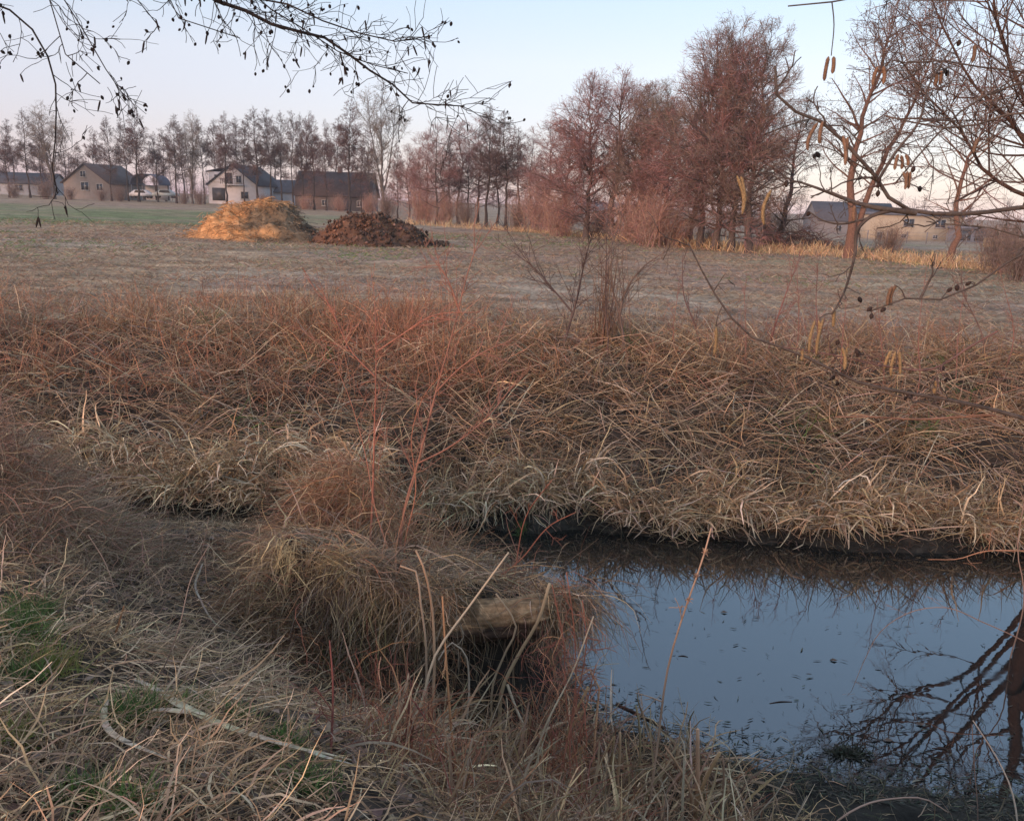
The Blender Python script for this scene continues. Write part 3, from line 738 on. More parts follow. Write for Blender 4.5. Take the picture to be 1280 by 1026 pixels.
def gable_house(name, base, w, dp, eave, ridge, axis_, wall, roofc, label, wins=(), chimney=None, over=.4):
    """axis_ 'y': gable faces the camera; 'x': roof slope faces the camera. wins: (x, z, w, h, kind)"""
    root = empty(name, base, label, 'house')
    a = Acc()
    if axis_ == 'y':
        a.raw([(-w/2,0,-.5),(w/2,0,-.5),(w/2,0,eave),(0,0,ridge),(-w/2,0,eave),(-w/2,dp,-.5),(w/2,dp,-.5),(w/2,dp,eave),(0,dp,ridge),(-w/2,dp,eave)],
              [(0,1,2,4),(6,5,9,7),(1,6,7,2),(5,0,4,9)], wall)
        a.t.append(np.array([(2,3,4),(7,9,8)]))
        a.build('wall', M_WALL, root)
        sl = (ridge - eave)/(w/2)
        quad_obj('roof', [(0,-over,ridge+.12),(0,dp+over,ridge+.12),(-w/2-over,dp+over,eave+.12-sl*over),(-w/2-over,-over,eave+.12-sl*over)], M_ROOF, roofc, root)
        quad_obj('roof', [(.01,dp+over,ridge+.12),(.01,-over,ridge+.12),(w/2+over,-over,eave+.12-sl*over),(w/2+over,dp+over,eave+.12-sl*over)], M_ROOF, roofc, root)
    else:
        a.raw([(-w/2,0,-.5),(w/2,0,-.5),(w/2,0,eave),(-w/2,0,eave),(-w/2,dp,-.5),(w/2,dp,-.5),(w/2,dp,eave),(-w/2,dp,eave),(-w/2,dp/2,ridge),(w/2,dp/2,ridge)],
              [(0,1,2,3),(5,4,7,6),(1,5,6,2),(4,0,3,7)], wall)
        a.t.append(np.array([(2,6,9),(3,8,7)]))
        a.build('wall', M_WALL, root)
        sl = (ridge - eave)/(dp/2)
        quad_obj('roof', [(w/2+over,dp/2,ridge+.12),(-w/2-over,dp/2,ridge+.12),(-w/2-over,-over,eave+.12-sl*over),(w/2+over,-over,eave+.12-sl*over)], M_ROOF, roofc, root)
        quad_obj('roof', [(-w/2-over,dp/2+.01,ridge+.12),(w/2+over,dp/2+.01,ridge+.12),(w/2+over,dp+over,eave+.12-sl*over),(-w/2-over,dp+over,eave+.12-sl*over)], M_ROOF, roofc, root)
    for (x, z, ww, h, kd) in wins:
        opening(root, x, z, ww, h, kd)
    if chimney:
        cx_, cy_, cz = chimney
        box_obj('chimney', (cx_-.35, cy_-.35, cz), (cx_+.35, cy_+.35, cz+1.3), M_WALL, (.25, .15, .12), root)
    return root
def opening(root, x, z, w, h, kd, y=0.0, frame=(.34, .32, .30)):
    if kd == 'win':
        f = Acc()
        t_ = .09
        f.box((x-w/2, y-.07, z), (x-w/2+t_, y+.02, z+h), frame); f.box((x+w/2-t_, y-.07, z), (x+w/2, y+.02, z+h), frame)
        f.box((x-w/2+t_, y-.069, z), (x+w/2-t_, y+.02, z+t_), frame); f.box((x-w/2+t_, y-.069, z+h-t_), (x+w/2-t_, y+.02, z+h), frame)
        f.box((x-.04, y-.066, z+t_), (x+.04, y+.02, z+h-t_), frame)
        o = f.build('window', M_WALL, root)
        box_obj('pane', (x-w/2+t_, y-.03, z+t_), (x+w/2-t_, y-.012, z+h-t_), M_GLASS, (.03, .035, .045), o)
        box_obj('sill', (x-w/2-.1, y-.16, z-.08), (x+w/2+.1, y-.005, z-.005), M_WALL, (.3, .28, .26), o)
    else:
        box_obj('door' if kd == 'door' else 'garage_door', (x-w/2, y-.05, z), (x+w/2, y-.01, z+h), M_DARK, (.05, .05, .055), root)
def ground_at(px, d):
    x = at(px, 255, d)[0]; return np.array([x, d, float(T(x, d))])
PX = 1/ (F_PX/150)     # metres per pixel at 150 m
# long white shed far left; this row's dim light painted into its house colours
b0 = ground_at(26, 165); b0[2] = at(26, 240, 165)[2]
h_ = gable_house('shed', b0, 12, 7, 1.7, 3.6, 'x', (.30, .31, .33), (.05, .05, .06), 'long white shed with dark roof at the left edge',
            [(-4.5, .2, 1.6, 1.2, 'win'), (0, .2, 1.6, 1.2, 'win'), (4.5, .2, 1.6, 1.2, 'win')])
h_['category'] = 'shed'
# cream gabled house
b0 = ground_at(110, 152); b0[2] = at(110, 247, 152)[2]
ch = gable_house('house', b0, 9.8, 9, 2.6, 5.8, 'y', (.22, .195, .18), (.065, .05, .048), 'cream house with wide gable and dark roof behind bare trees',
            [(-.5, 3.5, 1.2, 1.1, 'win'), (-.3, 1.2, 1.7, 1.5, 'win'), (2.8, 1.2, 1.4, 1.3, 'win')], chimney=(-2.2, 5, 4.6))
ch.rotation_euler = (0, 0, math.radians(-14))
# carport with blue grey roof, then cars
b0 = ground_at(182, 150); b0[2] = at(182, 247, 150)[2]
cp = empty('carport', b0, 'open carport with blue grey arched roof between the alders', 'carport')
for sx in (-2.3, 0, 2.3):
    for sy in (0, 4.5):
        box_obj('post', (sx-.08, sy, -.5), (sx+.08, sy+.16, 2.15), M_DARK, (.1, .1, .11), cp)
a = Acc(); th = np.linspace(0, math.pi, 12); pr = np.stack([-2.6*np.cos(th), np.zeros(12), 2.2 + 1.9*np.sin(th)**.7], -1)
p2 = pr + [0, 5, 0]; vv = np.concatenate([pr, p2, pr*[.96, 1, .97] + [0, .02, 0], p2*[.96, 1, .97]]); i = np.arange(11)
a.raw(vv, np.stack([i, i+1, i+13, i+12], -1), (.10, .11, .15))
a.q.append(np.stack([i+24, i+36, i+37, i+25], -1)); a.q.append(np.stack([i, i+24, i+25, i+1], -1))
a.build('roof', M_ROOF, cp)
box_obj('back_panel', (-2.5, 4.7, -.4), (2.5, 4.78, 2.15), M_WALL, (.5, .5, .52), cp)
def car(px, d, by, col, label, rz):
    b = ground_at(px, d); b[2] = at(px, by, d)[2]
    c_ = empty('parked_car', b, label, 'car', 'cars parked by the carport')
    prof = [(-2.1,.35),(-2.15,.75),(-1.6,.9),(-.95,1.4),(.75,1.42),(1.45,.95),(2.1,.8),(2.15,.4)]
    v = [(x, s, z) for s in (-.85, .85) for x, z in prof]
    a = Acc().raw(v, [(k, k+8, (k+1) % 8 + 8, (k+1) % 8) for k in range(8)], col)
    a.t.append(np.array([(0, k, k+1) for k in range(1, 7)] + [(8, k+9, k+8) for k in range(1, 7)]))
    a.build('body', M_METAL, c_)
    Acc().raw([(-1.0,-.86,.92),(.95,-.86,.92),(.65,-.86,1.34),(-.75,-.86,1.34)], [(0,1,2,3)], (.02,.02,.025)).build('side_window', M_GLASS, c_)
    for sx in (-1.3, 1.3):
        P_ = np.array([[(sx, -.9, .32), (sx, -.7, .32)]]); Acc().tubes(P_, .32, (.02, .02, .02), 12).build('wheel', M_DARK, c_)
        P_ = np.array([[(sx, .9, .32), (sx, .7, .32)]]); Acc().tubes(P_, .32, (.02, .02, .02), 12).build('wheel', M_DARK, c_)
    c_.rotation_euler = (0, 0, rz)
car(208, 148, 248, (.35, .40, .40), 'pale grey car parked just right of the carport', .2)
car(178, 149, 248, (.55, .56, .58), 'white car parked under the carport', .1)
# white house with black roof
b0 = ground_at(292, 150); b0[2] = at(292, 253, 150)[2]
wh = gable_house('house', b0, 9.2, 11, 3.1, 6.4, 'y', (.46, .46, .48), (.045, .045, .055), 'white house with black gable roof, balcony and dark garage door',
            [(-2.7, .2, 2.4, 2.2, 'garage'), (2.2, .6, 1.5, 1.3, 'win'), (-.6, 3.15, 1.3, 1.9, 'win'), (1.2, 3.3, 1.1, 1.3, 'win')], chimney=(1.5, 6, 5.4))
quad_obj('dormer_roof', [(-2.0,-.1,5.85),(-2.0,4,5.85),(-5.0,4,5.2),(-5.0,-.1,5.2)], M_ROOF, (.045, .045, .055), wh)
box_obj('dormer_wall', (-4.5, .1, 3.0), (-1.6, 4, 5.15), M_WALL, (.46, .46, .48), wh)
opening(wh, -2.8, 3.4, 1.3, 1.3, 'win', y=.1)
bal = box_obj('balcony', (-1.7, -1.2, 2.9), (2.2, -.01, 3.05), M_WALL, (.55, .55, .55), wh)
a = Acc()
for sx in np.linspace(-1.65, 2.15, 11): a.box((sx-.03, -1.19, 3.05), (sx+.03, -1.13, 3.95), (.06, .06, .06))
a.box((-1.7, -1.2, 3.95), (2.2, -1.12, 4.02), (.06, .06, .06)); a.build('railing', M_DARK, bal)
wh.rotation_euler = (0, 0, math.radians(-8))
# annex
b0 = ground_at(346, 156); b0[2] = at(346, 256, 156)[2]
an = gable_house('annex', b0, 7.2, 6, 2.4, 4.4, 'x', (.40, .40, .42), (.085, .085, .10), 'low grey annex between the white house and the barn', [(-1.5, .9, 1.3, 1.1, 'win')])
an['category'] = 'annex'
# barn
b0 = ground_at(415, 140); b0[2] = at(415, 264, 140)[2]
bn = gable_house('barn', b0, 12.2, 9, 2.6, 6.3, 'x', (.12, .095, .085), (.058, .040, .038), 'big barn with brown tiled roof behind the manure heap',
            [(-4, .8, 1.0, 1.0, 'win'), (-1.2, .8, 1.0, 1.0, 'win'), (1.6, 0, 2.2, 2.2, 'garage'), (4.6, .8, 1.0, 1.0, 'win')], chimney=(.5, 4.6, 6.0))
bn['category'] = 'barn'
# beige flat roofed house on the right
d = 150
def flat_house(name, px, by, d, w, dp, h, wall, label, wins, cap=(.13, .14, .17), cat='house'):
    b = ground_at(px, d); b[2] = at(px, by, d)[2]
    root = empty(name, b, label, cat)
    box_obj('wall', (-w/2, 0, -1.5), (w/2, dp, h), M_WALL, wall, root)
    box_obj('roof', (-w/2-.35, -.35, h+.003), (w/2+.35, dp+.35, h+.42), M_ROOF, cap, root)
    for q in wins: opening(root, *q)
    return root
flat_house('house', 1151, 299, 150, 16.0, 9, 4.0, (.42, .345, .25), 'beige two storey house with flat dark roof on the right',
           [(-1.6, 2.1, 1.9, 1.35, 'win'), (4.0, 2.0, 1.9, 1.5, 'win'), (-2.2, .1, .9, .7, 'win'), (3.4, .1, .9, .7, 'win'), (-6.5, .0, 1.0, 1.0, 'win')])
flat_house('garage', 1222, 302, 148, 6.5, 6, 2.1, (.16, .16, .18), 'dark low garage right of the beige house', [(-1.4, .1, 2.2, 1.8, 'garage'), (1.5, .1, 2.2, 1.8, 'garage')], cat='garage')
b0 = ground_at(1075, 185); b0[2] = at(1075, 296, 185)[2]
gable_house('house', b0, 17, 10, 3.4, 7.2, 'x', (.20, .19, .19), (.07, .068, .078), 'grey house with broad dark roof left of the beige house',
            [(-4, 1.0, 1.3, 1.3, 'win'), (0, 1.0, 1.3, 1.3, 'win'), (4, 1.0, 1.3, 1.3, 'win')], chimney=(3, 5, 6.8))
b0 = ground_at(1262, 110); b0[2] = at(1262, 309, 110)[2]
gw = empty('garden_wall', b0, 'low yellow garden wall at the right edge beyond the field', 'wall')
box_obj('wall', (-2.4, 0, -.4), (9, .3, 1.05), M_WALL, (.48, .38, .22), gw)
box_obj('coping', (-2.5, -.08, 1.053), (9.1, .38, 1.17), M_WALL, (.40, .35, .28), gw)
for k in range(5): box_obj('panel', (-2.2 + k*2.2, -.04, .35), (-.3 + k*2.2, -.002, .8), M_WALL, (.36, .27, .17), gw)
b0 = ground_at(770, 130); b0[2] = at(770, 283, 130)[2]
s_ = gable_house('shed', b0, 9, 6, 2.0, 3.4, 'x', (.55, .55, .57), (.20, .21, .23), 'pale low shed glimpsed behind the red alder clump', [(-2, .7, 1.0, .9, 'win')])
s_['category'] = 'shed'
# wire fence before the right houses
fb = ground_at(1190, 128); fz = at(1190, 304, 128)[2]
fe = empty('wire_fence', (fb[0], 128, fz), 'thin wire fence on posts before the beige house', 'fence')
for k in range(-6, 7): box_obj('post', (k*3.0-.06, -.06, -.6), (k*3.0+.06, .06, 1.5), M_DARK, (.20, .18, .17), fe)
for zz in (.4, .9, 1.4): Acc().tubes(np.array([[(-18, 0, zz), (0, 0, zz-.03), (18, 0, zz)]]), .015, (.2, .2, .2), 4).build('wire', M_METAL, fe)
# dark conifer hedge trees at the right
for k, (px, hh_) in enumerate([(1250, 2.6), (1262, 3.0), (1275, 2.7)]):
    b0 = ground_at(px, 118); b0[2] = at(px, 306, 118)[2]
    r = np.random.default_rng(80 + k)
    root = empty('conifer', b0, ['left', 'middle', 'right'][k] + ' one of three small dark green conifers behind the yellow wall', 'conifer', 'conifers behind the yellow wall')
    Acc().tubes(np.array([[(0,0,-.3),(0,0,hh_*.5),(0,0,hh_)]]), np.array([[.1,.06,.02]]), BARK, 6).build('trunk', M_BARK, root)
    q = r.random(1400); p = np.stack([0*q, 0*q, q*hh_], -1); dd = rand_dir(1400, 50, 85, r=r)
    P = grow(p + dd*(1-q)[:, None]*.3, dd, (1.05 - q)*.9*r.uniform(.5, 1, 1400), 3, .05, .1, r)
    Acc().ribbons(P, .12, pick([(.03, .05, .03), (.04, .06, .035)], 1400, .2, r)).build('crown', M_TWIG, root)

# ---------------------------------------------------------------- grass, reeds, litter (ground cover)
def clump_pts(n, x0, x1, y0, y1, per, rad, r):
    """n roots gathered in clumps"""
    k = max(1, n//per)
    cxy = np.stack([r.uniform(x0, x1, k), r.uniform(y0, y1, k)], -1)
    i = r.integers(0, k, n)
    p = cxy[i] + r.normal(size=(n, 2))*rad
    return p[:, 0], p[:, 1], i

def lift(P, lo=0.008):
    """keep blades above the ground and the water"""
    z = np.maximum(T(P[..., 0], P[..., 1]), 0.0) + lo
    P[..., 2] = np.maximum(P[..., 2], z)
    return P

def wtaper(K, lo=.25): return np.concatenate([np.linspace(.8, 1, K//2), np.linspace(1, lo, K - K//2)])

TAN = [(0.468, 0.306, 0.170), (0.390, 0.258, 0.144), (0.312, 0.202, 0.117), (0.520, 0.355, 0.201), (0.260, 0.171, 0.106)]
GREYTAN = [(0.352, 0.258, 0.172), (0.281, 0.205, 0.143), (0.436, 0.331, 0.220), (0.211, 0.152, 0.106)]
RED = [(0.431, 0.197, 0.111), (0.370, 0.174, 0.106), (0.322, 0.169, 0.106), (0.478, 0.236, 0.127)]
BLEACH = [(0.657, 0.518, 0.334), (0.562, 0.428, 0.263), (0.742, 0.597, 0.405), (0.478, 0.338, 0.202)]
GREEN = [(.10, .17, .05), (.13, .20, .06), (.09, .14, .045)]
r = np.random.default_rng(100)

# 1. field stubble: flattened straw and weeds
a = Acc()
n_ = 120000
yy = 13 + 47*r.random(n_)**1.7
xx = (r.random(n_)*2 - 1)*(yy*.72 + 2)
keep = noise(xx, yy, 1.6, 40) + .7*noise(xx, yy, .6, 41) + .5*r.normal(size=n_) > -.35
xx, yy = xx[keep], yy[keep]; n_ = len(xx)
P = grow(put(xx, yy, .01), rand_dir(n_, 55, 88, r=r), r.uniform(.05, .14, n_)*(1 + yy/35), 2, .25, .25, r)
P = lift(P, .012)
fc = pick([(.33, .24, .165), (.27, .195, .135), (.38, .30, .215), (.27, .175, .12)], n_, .18, r)
gm = (noise(xx, yy, 5, 24) + .5*r.normal(size=n_) > .75) & (yy > 26)
fc[gm] = pick(GREEN, int(gm.sum()), .2, r)*1.2
a.ribbons(P, (.008 + .0004*yy)[:, None]*np.array([1, .5]), fc)
tag(a.build('field_stubble', M_GRASS), 'flattened dry stubble over the field', 'stubble', kind='stuff')

# 2. verge of tall orange grass along the tree line
a = Acc(); n_ = 17000
vx = np.array([-12, 3, 10.5, 18.2, 21.5, 24, 30.]); vy = np.array([77, 66, 49.5, 44.5, 34.5, 31, 27.])
t = r.random(n_)**.75; s = np.interp(t, np.linspace(0, 1, 7), np.arange(7))
xx = np.interp(s, np.arange(7), vx); yy = np.interp(s, np.arange(7), vy) + r.normal(size=n_)*np.where(xx > 12, 1.5, .9)
xx = xx + r.normal(size=n_)*.8
keep = noise(xx, yy, 1.3, 44) + .6*r.normal(size=n_) > -.45
xx, yy = xx[keep], yy[keep]; n_ = len(xx)
P = grow(put(xx, yy), rand_dir(n_, 3, 62, r=r), r.uniform(.15, .75, n_)*(.7 + .6*sm(-.4, .5, noise(xx, yy, 1.1, 45))), 4, .14, .2, r)
a.ribbons(P, .026*wtaper(4, .3), pick([(.62, .41, .22), (.55, .35, .19), (.64, .48, .29), (.46, .29, .16)], n_, .2, r))
tag(a.build('verge_grass', M_GRASS), 'tall orange dry grass along the tree line', 'grass', kind='stuff')

# 3. far bank: matted grass thrown over itself
a = Acc(); n_ = 36000
xx, u, ci = clump_pts(n_, -9.5, 9.5, 0, 4.9, 30, .13, r)
yy = far_edge(xx) + .05 + np.clip(u, .0, 5.2) + np.where(xx > -.8, .17 + .2*noise(xx, 0*xx, .5, 31), .05)*(u < .5)
cs = r.normal(size=n_//30)
az = -math.pi/2 + 1.2*cs[ci] + np.where(xx > 1.5, -.5, .25)
P = grow(put(xx, yy), rand_dir(n_, 25, 88, az, 1.0, r), r.uniform(.2, .7, n_), 5, r.uniform(.08, .36, n_), .22, r)
P = lift(P, .01) + np.array([0, 0, 1])*(.10*r.random((n_, 1, 1))**2)
gap = noise(xx, yy, .45, 54) + .5*noise(xx, yy, .2, 59) < -.16 + .40*r.normal(size=n_)
P, xx, yy, u = P[~gap], xx[~gap], yy[~gap], u[~gap]; n_ = len(xx)
dark = noise(xx, yy, 1.1, 50) + .4*noise(xx, yy, .4, 51)
pal = pick(TAN, n_, .45, r)*.78; g2 = pick(GREYTAN, n_, .45, r)*.9
pal = np.where((dark > .1)[:, None], g2*.8, pal)
rd = (xx < -.5) & (u > 1.7 + .6*noise(xx, yy, 1, 52))
pal = np.where((rd & (r.random(n_) < .4))[:, None], pick(RED, n_, .2, r)*.85, pal)
gm = (noise(xx, yy, .9, 53) > .62) & (r.random(n_) < .35); pal[gm] = pick(GREEN, int(gm.sum()), .2, r)
a.ribbons(P, (.005 + .010*r.random(n_)**1.6)[:, None]*wtaper(5), pal)
n_ = 7000; xx = r.uniform(-9.5, 9.5, n_); yy = far_edge(xx) + r.uniform(.1, 4.8, n_)
P = grow(put(xx, yy, .02), rand_dir(n_, 45, 88, r=r), r.uniform(.35, .95, n_), 5, r.uniform(.03, .15, n_), .08, r)
P = lift(P, .03) + np.array([0, 0, 1])*(.15*r.random((n_, 1, 1)))
a.ribbons(P, (r.uniform(.006, .013, n_))[:, None]*wtaper(5, .5), pick([(.50, .36, .23), (.40, .28, .18), (.34, .20, .13), (.50, .40, .28)], n_, .2, r))
tag(a.build('matted_bank_grass', M_GRASS), 'matted dry grass covering the far bank', 'grass', kind='stuff')

# 4. far bank: tall standing reddish stems on the crest
a = Acc(); n_ = 13500
xx, u, ci = clump_pts(n_, -10.5, 9.5, 1.7, 5.0, 24, .17, r)
out_ = r.random(n_) < .22; u = np.where(out_, 4.6 + 3.2*r.random(n_)**1.6, u); xx = np.where(out_ & (xx > 0), xx - 6*r.random(n_), xx)
yy = far_edge(xx) + u
keep = np.where(xx < -.3, u > 1.9, u > 2.6 - .5*(xx > 4)) & (noise(xx, yy, 1.4, 55) + .7*r.normal(size=n_) > np.where(xx < -.5, -.35, .1))
xx, yy, u = xx[keep], yy[keep], u[keep]; n_ = len(xx)
hgt = r.uniform(.30, .85, n_)*np.where(xx < -.5, 1.4, 1.05)*(1 - .35*sm(5, 7.5, u))
hgt *= .75 + .5*noise(xx, yy, .7, 56) + .25*noise(xx, yy, 2.5, 57)
P = grow(put(xx, yy), rand_dir(n_, 0, 42, r=r), hgt, 6, r.uniform(-.02, .22, n_), .17, r)
patch = (noise(xx, yy, 1.3, 58) + .5*r.normal(size=n_) > .05)
pal = np.where(((xx < .3) & patch)[:, None], pick(RED, n_, .38, r), np.where((r.random(n_) < .5)[:, None], pick(RED, n_, .3, r)*.75, pick(TAN, n_, .35, r)*.9))
a.ribbons(P, (r.uniform(.004, .008, n_))[:, None]*wtaper(6, .4), pal)
rep = np.repeat(np.arange(n_), 2); i = r.integers(2, 6, len(rep))
Q = grow(P[rep, i], rand_dir(len(rep), 20, 110, r=r), r.uniform(.06, .28, len(rep)), 4, .10, .25, r)
a.ribbons(Q, .0045*wtaper(4, .4), pal[rep]*r.uniform(.7, 1.15, (len(rep), 1)))
tag(a.build('standing_bank_grass', M_GRASS), 'tall reddish dry grass standing on the far bank crest', 'grass', kind='stuff')

# 5. bleached broad reed leaves drooping over the far waterline
a = Acc(); n_ = 5200
k_ = 260; kx = np.concatenate([r.uniform(-6.5, -1.6, 120), r.uniform(-1.6, 7.5, 140)]); ku = np.concatenate([r.uniform(.0, .75, 120), r.uniform(0, .34, 140)])
i = r.integers(0, k_, n_); xx = kx[i] + r.normal(size=n_)*.10; uu = np.clip(ku[i] + r.normal(size=n_)*.07, .02, 1.2)
yy = far_edge(xx) + uu + np.where(xx > -.8, .17 + .2*noise(xx, 0*xx, .5, 31), 0)
kaz = -math.pi/2 + r.normal(size=k_)*1.1
P = grow(put(xx, yy, .02), rand_dir(n_, 15, 88, kaz[i], .8, r), r.uniform(.18, .6, n_), 7, r.uniform(.15, .6, n_), .2, r)
P = lift(P, .015) + np.array([0, 0, 1])*(.14*r.random((n_, 1, 1)))
a.ribbons(P, (.006 + .016*r.random(n_)**1.5)[:, None]*wtaper(7, .15), pick(BLEACH, n_, .38, r)*np.where(xx < -1.5, .95, .8)[:, None])
# darker upright hem that shows in the mirror of the water
n_ = 5200; xx = r.uniform(-9, 9, n_); yy = far_edge(xx) + r.uniform(.03, .55, n_) + np.where(xx > -.8, .18 + .2*noise(xx, 0*xx, .5, 31), 0)
P = grow(put(xx, yy), rand_dir(n_, 5, 60, -math.pi/2, 1.0, r), r.uniform(.3, .75, n_), 6, r.uniform(.12, .32, n_), .10, r)
P = lift(P, .01)
a.ribbons(P, (r.uniform(.005, .010, n_))[:, None]*wtaper(6, .2), pick(GREYTAN + TAN, n_, .25, r)*.85)
# dark wet roots and stems hanging in the mud at the waterline
n_ = 2600; xx = r.uniform(-6, 8, n_); yy = far_edge(xx) + r.uniform(-.04, .42, n_)
P = grow(put(xx, yy, .01), rand_dir(n_, 30, 95, -math.pi/2, .9, r), r.uniform(.06, .32, n_), 4, r.uniform(.1, .5, n_), .25, r)
z_ = np.maximum(T(P[..., 0], P[..., 1]), -.02) + .006; P[..., 2] = np.maximum(P[..., 2], z_)
a.ribbons(P, (r.uniform(.004, .012, n_))[:, None]*wtaper(4, .3), pick([(.06, .045, .034), (.09, .065, .045), (.14, .10, .07), (.045, .042, .03)], n_, .35, r))
tag(a.build('reed_leaves', M_GRASS), 'bleached reed leaves drooping over the far waterline', 'reeds', kind='stuff')

a = Acc(); nf = 190; fx = np.concatenate([r.uniform(-5.8, -1.6, 90), r.uniform(-.6, 6.8, 100)]); fu = np.concatenate([r.uniform(.05, 1.0, 90), r.uniform(.03, .55, 100)])
faz_ = -math.pi/2 + r.normal(size=nf)*1.1; ft = r.uniform(25, 85, nf); n_ = 2500; i = r.integers(0, nf, n_)
xx = fx[i] + r.normal(size=n_)*.08; yy = far_edge(xx) + np.clip(fu[i] + r.normal(size=n_)*.06, .02, 2) + np.where(xx > -.8, .14 + .2*noise(xx, 0*xx, .5, 31), 0)
dd = rand_dir(n_, 0, 1, r=r); tl = np.radians(np.clip(ft[i] + 12*r.normal(size=n_), 5, 95)); aa = faz_[i] + .32*r.normal(size=n_)
dd = np.stack([np.sin(tl)*np.cos(aa), np.sin(tl)*np.sin(aa), np.cos(tl)], -1)
P = grow(put(xx, yy, .06), dd, r.uniform(.2, .75, n_), 7, r.uniform(.05, .5, n_), .16, r)
P = lift(P, .02) + np.array([0, 0, 1])*(.16*r.random((n_, 1, 1)))
a.ribbons(P, (.007 + .017*r.random(n_)**1.5)[:, None]*wtaper(7, .2), pick([(.62, .47, .31), (.54, .39, .24), (.46, .31, .18), (.66, .54, .38)], n_, .34, r))
tag(a.build('flopped_reed_fans', M_GRASS), 'pale reed fans flopped over the edge of the far bank', 'reeds', kind='stuff')

# 6. near bank: thin matted grass, twigs and litter
a = Acc(); n_ = 36000
yy = 1.5 + 7*r.random(n_)**1.25
xx = -.66*yy - .6 + r.random(n_)*(yy*1.0 + 1.2)
sn = near_edge(xx) - yy
on_m = mound_z(xx, yy) > .3
keep = (sn > np.where((xx < -2.6) & (xx > -5.2), .45, .08)) & ~on_m & (noise(xx, yy, .5, 60) + .6*r.normal(size=n_) > -.35)
keep &= ~((xx > -.75) & (yy > 3.7) & (r.random(n_) < .55))
xx, yy = xx[keep], yy[keep]; n_ = len(xx)
faz = 2.2*noise(xx, yy, .8, 61) - .6
P = grow(put(xx, yy), rand_dir(n_, 40, 88, faz, 1.3, r), r.uniform(.08, .32, n_), 5, r.uniform(.08, .4, n_), .3, r)
P = lift(P, .006) + np.array([0, 0, 1])*(.045*r.random((n_, 1, 1))**2)
pal = np.where((noise(xx, yy, .45, 62) > .0)[:, None], pick(TAN, n_, .42, r), pick(GREYTAN, n_, .42, r)*[1.05, 1, .93])*1.1  # colours lifted to make up for the shade on this slope
a.ribbons(P, (.002 + .0055*r.random(n_)**1.8)[:, None]*wtaper(5), pal)
k_ = 46; kx, ky = r.uniform(-2.6, -.7, k_), r.uniform(1.7, 4.2, k_); ka = r.uniform(0, 6.28, k_)
n_ = 1700; i = r.integers(0, k_, n_); xx, yy = kx[i] + .11*r.normal(size=n_), ky[i] + .11*r.normal(size=n_)
keep = mound_z(xx, yy) < 0; xx, yy, i = xx[keep], yy[keep], i[keep]; n_ = len(xx)
P = grow(put(xx, yy, .015), rand_dir(n_, 55, 92, ka[i], .6, r), r.uniform(.12, .4, n_), 6, r.uniform(.02, .3, n_), .16, r); P = lift(P, .012) + np.array([0, 0, 1])*(.05*r.random((n_, 1, 1)))
a.ribbons(P, (.0025 + .006*r.random(n_)**2)[:, None]*wtaper(6, .4), pick([(.54, .41, .26), (.47, .34, .21), (.40, .28, .18)], n_, .35, r))
tag(a.build('matted_path_grass', M_GRASS), 'thin matted dry grass over the near bank', 'grass', kind='stuff')

# 7. brown leaf litter on the near bank
a = Acc(); n_ = 9000
yy = 1.6 + 5.2*r.random(n_)**1.2; xx = -.64*yy - .3 + r.random(n_)*(yy*.82 + .9)
keep = (near_edge(xx) - yy > .25) & (mound_z(xx, yy) < .2) & (noise(xx, yy, .5, 63) + .5*r.normal(size=n_) > .0)
xx, yy = xx[keep], yy[keep]; n_ = len(xx)
L = r.uniform(.018, .05, n_); d0 = rand_dir(n_, 60, 95, r=r); sd = norm(np.cross(d0, rand_dir(n_, 0, 35, r=r)))
up_ = np.cross(sd, d0); cu = r.normal(size=(n_, 1))*.35
b0 = put(xx, yy, .006 + .02*r.random(n_))
ctr = b0; tip = b0 + d0*L[:, None] + up_*cu*L[:, None]; tail = b0 - d0*L[:, None] + up_*cu*L[:, None]*.6
wl_ = sd*(L*.55)[:, None]; cu2 = up_*(r.normal(size=(n_, 1))*.3)*L[:, None]
V = np.stack([tail, ctr - wl_ + cu2, ctr, ctr + wl_ + cu2, tip], 1); V[..., 2] = np.maximum(V[..., 2], T(V[..., 0], V[..., 1]) + .004)
ii = np.arange(n_*5).reshape(-1, 5)
ff = np.concatenate([ii[:, [0,1,2]], ii[:, [0,2,3]], ii[:, [1,4,2]], ii[:, [2,4,3]]])
a.raw(V, ff, np.repeat(pick([(.13, .085, .06), (.17, .11, .08), (.09, .065, .05), (.21, .15, .11)], n_, .25, r), 5, 0))
tag(a.build('leaf_litter', M_LEAF), 'brown fallen leaves on the near bank', 'leaf litter', kind='stuff')

# 8. grass hanging down the sides of the bank head
a = Acc(); n_ = 11000
th = r.uniform(0, 2*math.pi, n_); rr = np.sqrt(r.random(n_))*1.02
xx, yy = _ax + 1.15*rr*np.sign(np.cos(th))*np.abs(np.cos(th))**.8, _ay + .92*rr*np.sign(np.sin(th))*np.abs(np.sin(th))**.8
gap = noise(xx, yy, .22, 68) + .35*r.normal(size=n_) < -.25
bare = gap | (xx > -.22) & (xx < .35) & (yy < 5.2) & (r.random(n_) < .93)
xx, yy, th, rr = xx[~bare], yy[~bare], th[~bare], rr[~bare]; n_ = len(xx)
out = np.stack([xx - _ax, yy - _ay, np.full(n_, .12)], -1)
ci = noise(xx, yy, .25, 65)
P = grow(put(xx, yy, .0), norm(out)*.45 + (.9 + .5*ci[:, None])*r.normal(size=(n_, 3))*[1, 1, .45], r.uniform(.08, .5, n_)*(.4 + .6*rr**2), 6, r.uniform(.10, .5, n_), .32, r)
P = lift(P, .012); P[..., 2] += .05*r.random((n_, 1))
hang = (P[:, -1, 2] < 1.0)
